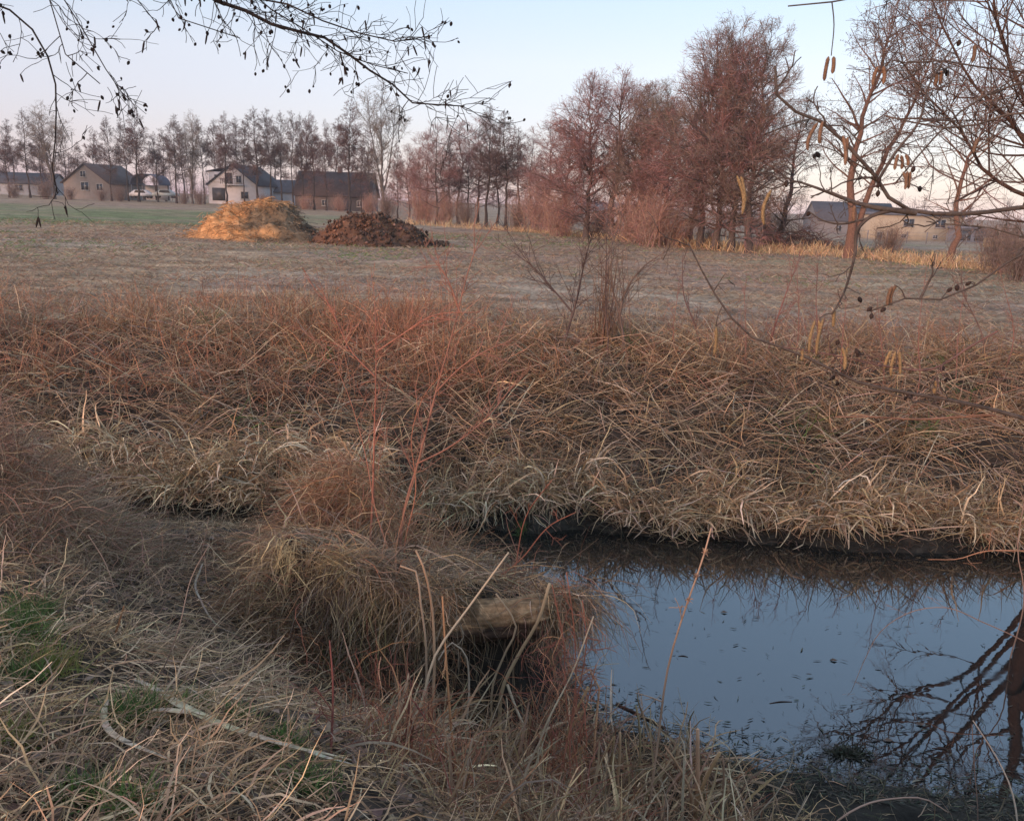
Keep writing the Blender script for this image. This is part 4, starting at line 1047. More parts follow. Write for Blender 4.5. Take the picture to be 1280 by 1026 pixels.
pal = np.where((ci > .1)[:, None], pick(TAN, n_, .36, r), pick(GREYTAN, n_, .36, r))
pal = np.where((xx > -.1)[:, None] & (r.random(n_) < .4)[:, None], pick(RED, n_, .2, r)*.8, pal)
a.ribbons(P, (.0022 + .005*r.random(n_)**2)[:, None]*wtaper(6, .3), pal)
# curtain falling from the front rim to the ground
nb = 40; bx = np.concatenate([r.uniform(-1.2, -.34, 34), r.uniform(-1.75, -1.2, 6)]); bd = np.stack([.8*r.normal(size=nb), -.5 + .4*r.normal(size=nb), .25 + .35*r.normal(size=nb)], -1); bl = r.uniform(.15, .7, nb); bc = pick(GREYTAN + TAN, nb, .3, r)
n_ = 3400; bi = r.integers(0, nb, n_); xx = bx[bi] + .045*r.normal(size=n_); yy = 4.88 + .08*r.normal(size=n_) + .35*np.clip(-1.2 - xx, 0, 1)
zt = T(xx, yy + .22) + .03 + .05*r.normal(size=n_)
P = grow(np.stack([xx, yy, zt], -1), bd[bi] + .3*r.normal(size=(n_, 3)), bl[bi]*r.uniform(.4, 1.25, n_), 9, r.uniform(.05, .5, n_), .30, r)
P = lift(P, .01)
a.ribbons(P, (.002 + .005*r.random(n_)**2)[:, None]*wtaper(9, .3), bc[bi]*np.exp(.3*r.normal(size=(n_, 1))))
# strands crossing the face every way
n_ = 2600; xx = r.uniform(-1.8, -.32, n_); yy = 4.83 + .09*r.normal(size=n_) + .35*np.clip(-1.2 - xx, 0, 1)
zz = r.uniform(.25, 1.25, n_); P = grow(np.stack([xx, yy, np.maximum(zz, T(xx, yy))], -1), np.stack([r.normal(size=n_), -.25 + .3*r.normal(size=n_), -.5 + .8*r.normal(size=n_)], -1), r.uniform(.1, .5, n_), 6, r.uniform(-.02, .3, n_), .22, r)
a.ribbons(lift(P, .012), (.002 + .004*r.random(n_)**2)[:, None]*wtaper(6, .4), pick(TAN + GREYTAN + RED, n_, .4, r)*.9)
# broken stems and reeds flopped over the bank head
n_ = 420; xx = r.uniform(-1.9, .45, n_); yy = r.uniform(4.7, 6.3, n_)
P = grow(put(xx, yy, .03), rand_dir(n_, 25, 95, -1.7, 1.2, r), r.uniform(.15, .6, n_), 6, r.uniform(.0, .35, n_), .1, r); P = lift(P, .015)
a.ribbons(P, r.uniform(.004, .009, n_)[:, None]*wtaper(6, .6), pick([(.50, .36, .22), (.42, .28, .17), (.36, .20, .13), (.26, .18, .13)], n_, .25, r))
# grass drooping over the buried right end of the log
n_ = 900; xx = .32 + .12*r.normal(size=n_); yy = 4.98 + .1*r.normal(size=n_)
P = grow(np.stack([xx, yy, 1.08 + .05*r.normal(size=n_)], -1), np.stack([.4 + .5*r.normal(size=n_), -.6 + .3*r.normal(size=n_), .2 + .3*r.normal(size=n_)], -1), r.uniform(.15, .6, n_), 8, r.uniform(.15, .5, n_), .22, r)
a.ribbons(lift(P, .01), .004*wtaper(8, .3), pick(TAN + GREYTAN + RED[:1], n_, .35, r)*.9)
tag(a.build('hanging_grass', M_GRASS), 'dry grass hanging over the bank head beside the pond', 'grass', kind='stuff')

# 9. dense reddish tangle on the left edge
a = Acc(); n_ = 10500
def hum(x, y): return 0.82*np.exp(-(((x + 3.55)/.62)**2 + ((y - 5.15)/.62)**2)**1.1)
xx, yy = -3.55 + r.normal(size=n_)*.52, 5.15 + r.normal(size=n_)*.5
b0 = put(xx, yy); b0[:, 2] += hum(xx, yy)*r.random(n_)**.35
P = grow(b0, norm(np.stack([(xx + 3.55), (yy - 5.15) - .1, np.full(n_, .35)], -1)) + .7*r.normal(size=(n_, 3)), r.uniform(.12, .55, n_), 6, r.uniform(.05, .35, n_), .22, r)
P = lift(P, .01)
hi = np.clip((b0[:, 2] - 1.35)/.6, 0, 1)[:, None]
pal = np.where(r.random((n_, 1)) < .25 + .5*hi, pick([(.33, .19, .13), (.28, .16, .11), (.36, .22, .15)], n_, .2, r), pick(GREYTAN, n_, .25, r))
a.ribbons(P, (r.uniform(.002, .0045, n_))[:, None]*wtaper(6, .4), pal)
tag(a.build('tangled_weed_clump', M_GRASS), 'dense reddish brown tangle of dead weeds at the left edge', 'weeds', kind='stuff')

# tangle of grass round the foot of the red saplings, behind the bank head
a = Acc(); n_ = 7000; tc = at(440, 660, 6.3)
def hum2(x, y): return .95*np.exp(-(((x - tc[0])/.5)**2 + ((y - 6.3)/.4)**2)**1.1)
xx, yy = tc[0] + r.normal(size=n_)*.42, 6.3 + r.normal(size=n_)*.32
b0 = put(xx, yy); b0[:, 2] = np.maximum(b0[:, 2], .6 + hum2(xx, yy)*r.random(n_)**.4)
P = grow(b0, norm(np.stack([(xx - tc[0])*.6 - .3, (yy - 6.3) - .2, np.full(n_, .15)], -1)) + .75*r.normal(size=(n_, 3))*[1, 1, .7], r.uniform(.12, .6, n_), 6, r.uniform(.05, .35, n_), .2, r)
a.ribbons(lift(P, .01), (.002 + .004*r.random(n_)**1.5)[:, None]*wtaper(6, .4), np.where(r.random((n_, 1)) < .45, pick(RED, n_, .3, r)*.85, pick(TAN, n_, .32, r)))
tag(a.build('sapling_foot_tangle', M_GRASS), 'tangled dry grass heaped round the red sapling feet', 'grass', kind='stuff')

# 10. reeds and dead stalks along the near shore
a = Acc(); n_ = 3600
xx, yy, ci = clump_pts(n_, -.65, 1.5, 2.6, 5.0, 14, .06, r)
sn = near_edge(xx) - yy
keep = (sn > -.02) & (mound_z(xx, yy) < .1) & ~((xx > -.45) & (xx < .22) & (yy > 4.25) & (r.random(n_) < .8)) & (xx > -.75 + .12*(yy - 2.5)) & ~((xx > .75) & (r.random(n_) < .45)); xx, yy, ci = xx[keep], yy[keep], ci[keep]; n_ = len(xx)
az = r.uniform(0, 6.28, 1000)[ci % 1000]
P = grow(put(xx, yy), rand_dir(n_, 8, 60, az, .9, r), r.uniform(.12, .50, n_), 6, r.uniform(.02, .45, n_), .13, r)
P = lift(P, .008)
pal = pick(TAN + GREYTAN, n_, .25, r); kk = r.random(n_) < .30; pal[kk] = pick([(.26, .105, .07), (.32, .15, .085)], int(kk.sum()), .2, r)
a.ribbons(P, (r.uniform(.003, .011, n_)*np.where(kk, .6, 1))[:, None]*wtaper(6, .3), pal)
n_ = 520; yy = r.uniform(3.3, 4.95, n_); xx = r.uniform(-.55, 1.45, n_); keep = (near_edge(xx) - yy > .05) & (mound_z(xx, yy) < .1); xx, yy = xx[keep], yy[keep]; n_ = len(xx)
P = grow(put(xx, yy), rand_dir(n_, 5, 80, .4, 1.3, r), r.uniform(.15, .55, n_), 6, r.uniform(-.02, .4, n_), .09, r); P = lift(P, .01)
a.ribbons(P, r.uniform(.008, .017, n_)[:, None]*wtaper(6, .45), pick([(.48, .34, .20), (.40, .27, .16), (.52, .42, .28), (.30, .20, .13)], n_, .25, r))
n_ = 3000; yy = r.uniform(2.4, 4.6, n_); xx = -.5 + r.random(n_)*2.2 - .1*(yy - 2.4); keep = near_edge(xx) - yy > .2
xx, yy = xx[keep], yy[keep]; n_ = len(xx)
P = grow(put(xx, yy), rand_dir(n_, 20, 85, r=r), r.uniform(.08, .30, n_), 5, r.uniform(.05, .4, n_), .25, r); P = lift(P, .006)
a.ribbons(P, (r.uniform(.002, .005, n_))[:, None]*wtaper(5, .3), pick(TAN + GREYTAN, n_, .25, r))
# rust red tangle of canes and bindweed
n_ = 700; xx = np.where(r.random(n_) < .6, .30 + .10*r.normal(size=n_), -.42 + .16*r.normal(size=n_)); yy = np.where(xx > 0, 4.05 + .16*r.normal(size=n_), 3.15 + .15*r.normal(size=n_))
zz = T(xx, yy) + r.random(n_)**1.3*np.where(xx > 0, .85, .35)
P = grow(np.stack([xx, yy, zz], -1), rand_dir(n_, 0, 60, r=r), r.uniform(.08, .4, n_), 7, r.uniform(-.05, .3, n_), .25, r)
a.ribbons(lift(P, .01), (.002 + .0035*r.random(n_)**2)[:, None]*wtaper(7, .5), pick([(.42, .17, .09), (.34, .13, .08), (.48, .23, .12), (.26, .09, .065)], n_, .25, r))
# low dull sprigs on the mud at the right
n_ = 1800; xx = r.uniform(.9, 4.2, n_); yy = near_edge(xx) - r.random(n_)*.75
keep = noise(xx, yy, .25, 69) + .5*r.normal(size=n_) > .0; xx, yy = xx[keep], yy[keep]; n_ = len(xx)
P = grow(put(xx, yy), rand_dir(n_, 20, 88, r=r), r.uniform(.03, .16, n_), 4, r.uniform(.0, .3, n_), .25, r)
a.ribbons(lift(P, .006), (.003 + .006*r.random(n_)**2)[:, None]*wtaper(4, .4), pick([(.11, .105, .065), (.16, .13, .085), (.09, .10, .06), (.28, .20, .13)], n_, .35, r))
tag(a.build('shore_reeds', M_GRASS), 'dead reeds and stalks along the near shore', 'reeds', kind='stuff')

# 11. scraps floating and stranded at the muddy margin
a = Acc(); n_ = 5200
xx = r.uniform(.5, 4.6, n_); off = np.abs(r.normal(size=n_))*.30 - .28; far_ = r.random(n_) < .05; off[far_] = r.uniform(0, 2.6, int(far_.sum()))
yy = near_edge(xx) + off
P = grow(np.stack([xx, yy, np.full(n_, .006)], -1), rand_dir(n_, 84, 92, .3, 1.0, r), r.uniform(.015, .08, n_), 3, 0, .25, r); P[..., 2] = np.maximum(T(P[..., 0], P[..., 1]), 0) + .004 + .01*r.random((n_, 1))
sd = np.tile(np.array([[0, 1, 0.]]), (n_, 1)) + .5*r.normal(size=(n_, 3)); sd[:, 2] = .15*r.normal(size=n_)
a.ribbons(P, (r.uniform(.004, .016, n_))[:, None]*np.array([.4, 1, .3]), pick([(.045, .042, .034), (.07, .058, .042), (.035, .042, .028)], n_, .4, r), norm(sd))
tag(a.build('floating_scraps', M_LEAF), 'dark plant scraps floating at the muddy pond margin', 'debris', kind='stuff')

# 12. green grass tufts, each a plant of its own
def tuft(px, py, z, rad, n, h, label, pal=GREEN):
    g = on(px, py, z)
    for _ in range(12): g = on(px, py, float(T(g[0], g[1])))
    xx, yy = g[0] + r.normal(size=n)*rad, g[1] + r.normal(size=n)*rad*.8
    P = grow(put(xx, yy), rand_dir(n, 5, 55, r=r), 1.25*h*r.uniform(.5, 1.1, n), 5, r.uniform(.08, .28, n), .08, r)
    o = Acc().ribbons(lift(P, .004), (r.uniform(.0025, .005, n))[:, None]*wtaper(5, .15), pick(pal, n, .2, r)).build('grass_tuft', M_GRASS, loc=(g[0], g[1], float(T(g[0], g[1]))))
    tag(o, label, 'grass tuft', 'green grass tufts on the near bank')
YG = [(.20, .24, .06), (.26, .26, .08), (.30, .24, .10)]
tuft(128, 662, .3, .11, 420, .17, 'bright green grass tuft at the ditch edge on the left')
tuft(168, 905, 1.6, .055, 260, .14, 'green tuft beside the fallen reed leaf in the foreground')
tuft(20, 800, 1.5, .065, 400, .16, 'green tuft at the left edge below the red tangle')
tuft(66, 838, 1.6, .06, 260, .14, 'yellow green tuft near the orange broken stalk', YG)
tuft(28, 855, 1.6, .05, 180, .12, 'small dark green tuft left of the yellow green one')
tuft(12, 930, 1.7, .05, 180, .11, 'yellowish green tuft at the left edge near the bottom', YG)
tuft(165, 1020, 1.8, .05, 220, .10, 'green tuft at the bottom edge below the fallen leaves')
tuft(388, 988, 1.7, .045, 170, .11, 'green tuft near the bottom left of the red dock stems')
tuft(412, 800, .8, .04, 150, .12, 'little green tuft hanging at the foot of the bank head')
tuft(240, 890, 1.6, .035, 190, .10, 'green tuft between the two fallen reed leaves')
tuft(355, 935, 1.5, .03, 150, .10, 'sparse green tuft above the long fallen reed leaf')
tuft(905, 468, 1.0, .09, 300, .12, 'green leafy patch on the far bank right of centre')
tuft(785, 488, 1.0, .075, 300, .12, 'green leafy patch on the far bank near the forked sapling')
tuft(110, 1000, 1.8, .05, 200, .10, 'green tuft near the bottom edge left of the curved fallen leaf')
tuft(300, 905, 1.6, .03, 150, .09, 'small green tuft right of the middle of the longest fallen leaf')
tuft(45, 775, 1.5, .06, 240, .14, 'green tuft right under the red tangle at the left edge')
tuft(650, 706, 1.2, .05, 120, .10, 'tiny green tuft on top of the bank head above the log')

# ---------------------------------------------------------------- single stalks, saplings, log, overhanging branches
r = np.random.default_rng(200)
def pxpath(pts, n):
    return spline([at(*p) for p in pts], n)

def ground_px(px, py, z0=1.0):
    g = on(px, py, z0)
    for _ in range(14): g = on(px, py, max(float(T(g[0], g[1])), 0))
    return g

def rooted(path, sink=.03):
    """bring the first point down to the ground under it"""
    p = np.array(path, float); g = p[0].copy(); g[2] = max(float(T(g[0], g[1])), -.05) - sink
    if p[0, 2] > g[2] + .05: p = np.vstack([g, p])
    else: p[0] = g
    return p

def stalk(name, pts, r0, r1, col, label, cat, group=None, n=14, twigs=0, twl=.12, root_=True, head=None, sides=6, flat=False):
    """one dead stem through pixels; twigs and seed head as parts"""
    P = np.array([at(*p) for p in pts])
    if root_: P = rooted(P)
    P = spline(P, n); base = P[0].copy()
    col = np.asarray(col, float)
    body = Acc().tubes(P[None], np.linspace(r0, r1, n)[None], col, sides)
    if not twigs and head is None:
        return tag(body.build(name, M_TWIG, loc=base), label, cat, group)
    root = empty(name, base, label, cat, group)
    P0 = P - base
    Acc().tubes(P0[None], np.linspace(r0, r1, n)[None], col, sides).build('stem', M_TWIG, root, smooth=True)
    if twigs:
        i = r.integers(n//4, n-1, twigs); f = r.random((twigs, 1))
        q = P0[i]*(1-f) + P0[i+1]*f
        d = norm(norm(P0[i+1] - P0[i]) + 1.0*r.normal(size=(twigs, 3)))
        ln_ = twl*r.uniform(.5, 1.3, twigs)
        for k in range(twigs):
            Q = grow(q[k:k+1], d[k:k+1], ln_[k:k+1], 6, -.02, .12, r)
            ac = Acc().tubes(Q, max(r1*.8, .0012)*np.linspace(1.2, .5, 6), col*.95, 4)
            m_ = 3; j = r.integers(2, 5, m_)
            Q2 = grow(Q[0, j], norm(norm(Q[0, j+1] - Q[0, j]) + .9*r.normal(size=(m_, 3))), ln_[k]*.4, 4, 0, .15, r)
            ac.tubes(Q2, max(r1*.6, .001), col, 3, False).build('twig', M_TWIG, root)
    if head is not None:
        q = P0[np.linspace(int(n*.72), n-1, 6).astype(int)]
        m_ = 90; b_ = P0[r.integers(int(n*.72), n-1, m_)]
        Q = grow(b_, norm(P0[-1] - P0[-4]) + .8*r.normal(size=(m_, 3)), head*r.uniform(.5, 1.2, m_), 4, .1, .3, r)
        Acc().ribbons(Q, .004*np.array([1, 1.4, 1, .4]), pick([col, col*.8, col*1.2], m_, .2, r)).build('seed_head', M_GRASS, root)['kind'] = 'stuff'
    return root

PALE = (.50, .38, .25); RUST = (.36, .17, .09); DRED = (.20, .065, .05); BROWN = (.20, .13, .09); ORNG = (.46, .23, .11)
G_ST = 'tall single stalks by the pond'
stalk('dead_stalk', [(808,1040,3.95),(823,920,4.0),(836,830,4.0),(862,745,4.0),(878,700,4.0),(889,660,4.0)], .0075, .0042, (.42,.27,.18), 'tall pale stalk with ragged seed head crossing the pond', 'stalk', G_ST, head=.028, twigs=3, twl=.25)
stalk('dead_stalk', [(480,1030,3.3),(517,900,3.4),(546,815,3.5),(585,760,3.6),(636,690,3.7)], .0075, .0042, PALE, 'long pale stalk leaning right across the hollow under the log', 'stalk', G_ST)
stalk('dead_stalk', [(575,1030,3.3),(566,930,3.4),(558,830,3.5),(553,745,3.6)], .0075, .0042, ORNG, 'upright orange stalk left of the log', 'stalk', G_ST, twigs=2, twl=.08)
stalk('dead_stalk', [(688,1030,3.6),(672,940,3.8),(690,890,3.8),(711,850,3.9),(742,770,4.0)], .006, .0035, PALE, 'pale stalk leaning right through the rust red canes', 'stalk', G_ST)
stalk('reed_stalk', [(628,860,4.6),(650,815,4.6),(673,775,4.6),(687,729,4.6)], .014, .010, (.44,.32,.19), 'thick tan reed stalk leaning in front of the log end', 'reed', 'thick reed stalks at the log')
stalk('reed_stalk', [(618,848,4.6),(632,815,4.6),(645,782,4.6),(640,770,4.6),(620,742,4.6)], .008, .006, (.42,.31,.2), 'bent tan reed with a kink in front of the log', 'reed', 'thick reed stalks at the log')
stalk('reed_stalk', [(634,855,4.55),(645,885,4.5),(657,912,4.45)], .009, .008, (.5,.4,.28), 'broken pale reed pointing down right below the log', 'reed', 'thick reed stalks at the log', root_=False)
stalk('reed_stalk', [(541,885,4.1),(543,820,4.15),(538,745,4.2),(528,705,4.2),(520,688,4.25)], .010, .006, (.44,.27,.16), 'arched orange brown reed falling left of the log', 'reed', 'thick reed stalks at the log')
stalk('reed_stalk', [(533,870,4.15),(532,800,4.2),(524,738,4.25),(522,716,4.3),(500,707,4.3)], .008, .006, (.46,.31,.2), 'arched reed with a folded tip beside the arched orange one', 'reed', 'thick reed stalks at the log')
stalk('reed_stalk', [(584,900,4.3),(586,845,4.4),(580,815,4.4),(565,803,4.4),(548,825,4.3)], .007, .005, (.42,.33,.24), 'pale reed looping over in the hollow under the log', 'reed', 'thick reed stalks at the log')
# rust red canes
G_C = 'rust red canes at the pond shore'
canes = [([(716,1030,3.8),(712,930,4.0),(720,850,4.1),(716,770,4.15),(708,715,4.2)], 'tallest rust red cane right of the log end'),
 ([(690,1030,3.8),(706,940,3.95),(724,860,4.1),(733,800,4.15),(728,750,4.2)], 'rust red cane leaning right at the pond edge'),
 ([(728,1030,3.9),(722,960,4.0),(708,880,4.1),(704,800,4.2),(690,730,4.3)], 'rust red cane leaning left over the log end'),
 ([(700,1010,4.0),(722,930,4.05),(738,860,4.1),(745,830,4.15)], 'short rust red cane beside the cut pale stubs'),
 ([(487,1030,3.1),(492,975,3.15),(505,930,3.2),(512,872,3.25)], 'dark red dock stem left of the twisted pale leaf'),
 ([(516,960,3.2),(514,900,3.25),(513,872,3.25),(530,895,3.2),(548,925,3.1)], 'dark red stem arching right, bent like a hook'),
 ([(568,1030,3.2),(567,960,3.2),(565,930,3.2)], 'short dark red stem at the bottom centre'),
 ([(414,1030,2.6),(414,930,2.7),(416,850,2.8),(412,800,2.9)], 'thin dark red stem left of the dock stems'),
 ([(640,780,5.6),(646,700,5.6),(660,640,5.6),(690,600,5.6)], 'thin red stem rising from the bank head above the log'),
 ([(615,760,5.5),(650,700,5.5),(690,655,5.5),(720,640,5.5)], 'arching rusty stem leaning right above the log')]
for k, (pts, lab) in enumerate(canes):
    stalk('red_cane', pts, .0058, .0028, DRED if k in (4, 5, 6, 7) else (.34, .13, .08), lab, 'cane', G_C, twigs=8 if k < 4 else 3, twl=.18)
# broken orange stalks
for pts, lab in [([(140,800,2.9),(148,780,2.9),(155,757,2.9)], 'short broken orange stalk standing on the near bank at left'),
                 ([(318,740,4.6),(322,705,4.6),(325,672,4.6)], 'short broken orange stalk left of the bank head')]:
    gy = float(ground_px(pts[0][0], pts[0][1])[1]); pts = [(p_[0], p_[1], gy) for p_ in pts]
    stalk('broken_stalk', pts, .008, .003, (.42, .19, .09), lab, 'stalk', 'short broken orange stalks')
g1 = float(ground_px(195, 850)[1]); g2 = float(ground_px(150, 770)[1])
stalk('pale_stem', [(195,850,g1),(225,780,g1),(240,720,g1+.1),(262,680,g1+.15)], .003, .002, (.34,.24,.18), 'thin pale bent stem standing over the leaf litter', 'stem')
stalk('pale_stem', [(150,770,g2),(145,745,g2),(130,700,g2),(110,668,g2)], .003, .0015, (.36,.26,.2), 'thin pale stem curving up from the broken orange stalk', 'stem')
# cut reed stubs standing in the mud
G_S = 'cut reed stubs at the muddy margin'
stubs = [([(871,1000,4.1),(872,950,4.1),(872,911,4.1)], .014, 'thick upright orange reed stub at the pond margin'),
 ([(872,1000,4.05),(884,970,4.05),(900,940,4.05)], .012, 'tan reed stub leaning right beside the thick orange one'),
 ([(903,990,4.1),(905,965,4.1),(903,945,4.1)], .007, 'thin dark reed stub right of the leaning tan one'),
 ([(880,1005,4.0),(892,996,4.0),(902,992,4.05)], .008, 'short reed stub lying low right of the orange one'),
 ([(762,975,4.1),(766,935,4.1),(768,920,4.1)], .008, 'left one of a fan of brown reed stubs'),
 ([(772,975,4.1),(775,935,4.1),(775,915,4.1)], .009, 'middle one of a fan of brown reed stubs'),
 ([(745,970,4.05),(757,940,4.1),(767,921,4.1)], .008, 'reed stub leaning right in the fan of brown stubs'),
 ([(800,945,4.3),(799,905,4.3),(795,882,4.3)], .008, 'tall thin pinkish reed stub at the pond margin'),
 ([(800,985,4.0),(825,968,4.05),(840,948,4.1)], .007, 'reed stub bent right in front of the fan'),
 ([(862,985,4.0),(850,960,4.05),(832,934,4.1)], .009, 'flat reed blade leaning left beside the thick orange stub'),
 ([(716,895,4.3),(727,875,4.3),(735,858,4.3)], .009, 'upper pale cut reed end pointing right by the canes'),
 ([(716,905,4.3),(727,893,4.3),(734,882,4.3)], .009, 'middle pale cut reed end pointing right by the canes'),
 ([(718,910,4.3),(730,902,4.3),(741,893,4.3)], .008, 'lowest pale cut reed end pointing right by the canes'),
 ([(742,950,4.2),(745,900,4.25),(748,855,4.3),(735,836,4.3),(716,850,4.3)], .007, 'hooped pale reed at the pond corner beside the canes')]
for pts, rr_, lab in stubs:
    stalk('reed_stub', pts, rr_, rr_*.75, pick([(.42,.27,.14), (.38,.25,.15), (.48,.36,.22)], 1, .15, r)[0], lab, 'reed stub', G_S, n=8)
# stems on the right of the pond
G_R = 'stems arching over the right of the pond'
stalk('arching_stem', [(1040,1034,3.9),(1075,1008,3.95),(1115,998,4.0),(1155,998,4.0),(1185,1015,4.0)], .006, .004, (.42,.27,.2), 'brown stem arched low over the mud at bottom right', 'stem', G_R)
stalk('arching_stem', [(1272,1034,3.8),(1262,980,3.9),(1245,945,4.0),(1216,900,4.1)], .006, .003, (.5,.38,.28), 'pale straight stem rising left from the bottom right corner', 'stem', G_R)
stalk('arching_stem', [(1222,1026,3.9),(1218,960,3.95),(1215,905,4.0)], .004, .0025, (.26,.17,.13), 'thin dark upright stem beside the pale corner stem', 'stem', G_R)
stalk('arching_stem', [(942,1030,3.9),(930,970,4.05),(912,935,4.1),(880,915,4.2),(835,902,4.3)], .004, .002, PALE, 'thin pale stem arching left over the cut stubs', 'stem', G_R, twigs=3, twl=.1)
stalk('arching_stem', [(944,1026,4.0),(975,985,4.1),(990,950,4.2),(992,930,4.2),(975,920,4.2)], .004, .002, (.34,.28,.2), 'thin stem hooked left above the margin mud', 'stem', G_R)
stalk('thorny_bramble', [(1300,812,4.9),(1270,796,4.9),(1230,778,4.9),(1180,759,4.9),(1135,766,4.9),(1100,790,4.9),(1082,822,4.9),(1065,862,4.9)], .004, .0015, (.30,.19,.14), 'long bramble arching down over the middle of the pond', 'bramble', 'brambles over the pond', root_=False, twigs=4, twl=.18, n=26)
stalk('thorny_bramble', [(1300,690,6.5),(1270,688,6.5),(1225,690,6.5),(1200,698,6.5),(1160,699,6.5)], .006, .003, (.46,.22,.12), 'orange bramble reaching in from the right above the water', 'bramble', 'brambles over the pond', root_=False, twigs=4, twl=.25)
stalk('thorny_bramble', [(1280,735,6.3),(1272,690,6.4),(1278,640,6.5),(1290,580,6.6)], .006, .003, (.32,.2,.14), 'upright bramble stem at the right edge of the far bank', 'bramble', 'brambles over the pond', twigs=5, twl=.3)
# curled pale leaf in the middle of the shore
c_ = at(590, 960, 3.3); n_ = 16; t = np.linspace(0, 1, n_)
P = np.stack([c_[0] - .05 + .10*t, c_[1] + .02*np.sin(9*t), c_[2] + .03*np.sin(5*t)], -1)[None]
tag(Acc().ribbons(P, .035*np.sin(math.pi*(.08 + .86*t)), (.45, .30, .23), np.array([[.2, -.5, .8]])).build('curled_leaf', M_LEAF), 'curled pinkish brown leaf caught among the shore stalks', 'leaf')

# fallen broad reed leaves on the near bank
def fallen(pix, w, label, col=(.52, .40, .27)):
    w = w*1.25
    P = np.array([ground_px(*p) for p in pix]); n = 16
    P = spline(P, n); P[:, 2] = np.maximum(P[:, 2], T(P[:, 0], P[:, 1])) + .075
    d = norm(np.gradient(P, axis=0)); s = norm(np.cross(d, [0, 0, 1.]) + np.array([0, 0, .25]))
    t = np.linspace(0, 1, n); ww = w*(.25 + .75*np.sin(math.pi*np.clip(t*.9 + .12, 0, 1)))
    V = np.stack([P - s*ww[:, None]/2, P + [0, 0, -.006], P + s*ww[:, None]/2], 1)
    V = np.concatenate([V, V - [0, 0, .003]], 1)
    i = np.arange(n*6).reshape(n, 6)
    f = np.concatenate([np.stack([i[:-1, a_], i[:-1, b_], i[1:, b_], i[1:, a_]], -1) for a_, b_ in ((0,1),(1,2),(2,5),(5,4),(4,3),(3,0))])
    tag(Acc().raw(V, f, np.repeat(pick([col], n, .1, r), 6, 0)).build('fallen_reed_leaf', M_LEAF), label, 'reed leaf', 'fallen reed leaves on the near bank')
fallen([(168,866),(200,883),(232,905),(262,920),(330,945),(390,962),(440,972)], .034, 'longest fallen reed leaf lying diagonally on the near bank')
fallen([(192,909),(230,911),(262,916)], .03, 'short reed leaf ending at the middle of the longest one')
fallen([(136,895),(132,920),(145,942),(175,958),(210,973)], .022, 'curved fallen reed leaf left of the longest one')
fallen([(380,960),(410,970),(442,978)], .014, 'thin reed leaf under the right end of the longest one', (.5, .42, .32))
fallen([(255,715),(250,760),(280,800),(320,815)], .012, 'thin bent leaf on the dark litter left of the bank head', (.3, .24, .18))

# log in the bank head: rotted, grooved along the grain, its broken ends ragged
A_, B_ = at(540, 778, 4.88), at(700, 770, 4.82)
n, S = 60, 56; t = np.linspace(0, 1, n); an = np.arange(S)*2*math.pi/S
dx = norm(B_ - A_); uu = norm(np.cross(dx, [0, 0, 1.])); vv = np.cross(uu, dx)
TT, AN = np.meshgrid(t, an, indexing='ij'); CA, SA = np.cos(AN), np.sin(AN)
R_ = .132*(1 + .10*np.sin(6*TT + 1) + .14*noise(TT*3 + CA, SA*1.6, .5, 90) + .09*noise(TT*1.1 + CA*5, SA*5, .5, 91) + .05*noise(TT*2 + CA*12, SA*12, .5, 94))
R_ *= 1 - .22*sm(.35, .55, noise(TT*2.2 + 3, SA*1.3 + CA, .5, 95))
ends = 1 - .75*sm(.85 + .10*noise(CA*3, SA*3, .5, 96), 1.0, TT) - .55*sm(.10, 0, TT)
R_ = R_*np.clip(ends, .06, 1)
long_ = TT + .07*(TT - .5)*2*noise(CA*4, SA*4, .5, 97)*sm(.25, .5, np.abs(TT - .5))
V = A_ + (B_ - A_)*long_[..., None] + R_[..., None]*(uu*CA[..., None] + vv*SA[..., None])
i = np.arange(n*S).reshape(n, S); j = np.roll(i, -1, 1)
f = np.stack([i[:-1], j[:-1], j[1:], i[1:]], -1).reshape(-1, 4)
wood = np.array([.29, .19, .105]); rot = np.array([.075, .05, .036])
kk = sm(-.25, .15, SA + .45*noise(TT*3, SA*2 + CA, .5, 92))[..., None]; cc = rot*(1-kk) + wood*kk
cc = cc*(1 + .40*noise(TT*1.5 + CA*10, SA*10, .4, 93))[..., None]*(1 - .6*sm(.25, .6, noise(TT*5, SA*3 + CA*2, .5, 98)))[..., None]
root = empty('fallen_log', A_, 'weathered tan log sticking out of the grassy bank head', 'log')
Acc().raw((V - A_).reshape(-1, 3), f, np.clip(cc, .01, 1).reshape(-1, 3)).build('wood', M_WOOD, root, smooth=False)
for k in (0, n-1):
    ring = (V[k] - A_); ce = ring.mean(0) + (.03 if k == 0 else -.03)*dx
    fan = [(q_, (q_+1) % S, S) for q_ in range(S)] if k else [((q_+1) % S, q_, S) for q_ in range(S)]
    Acc().raw(np.vstack([ring, ce]), np.array(fan), (.16, .10, .06)).build('broken_end', M_WOOD, root)

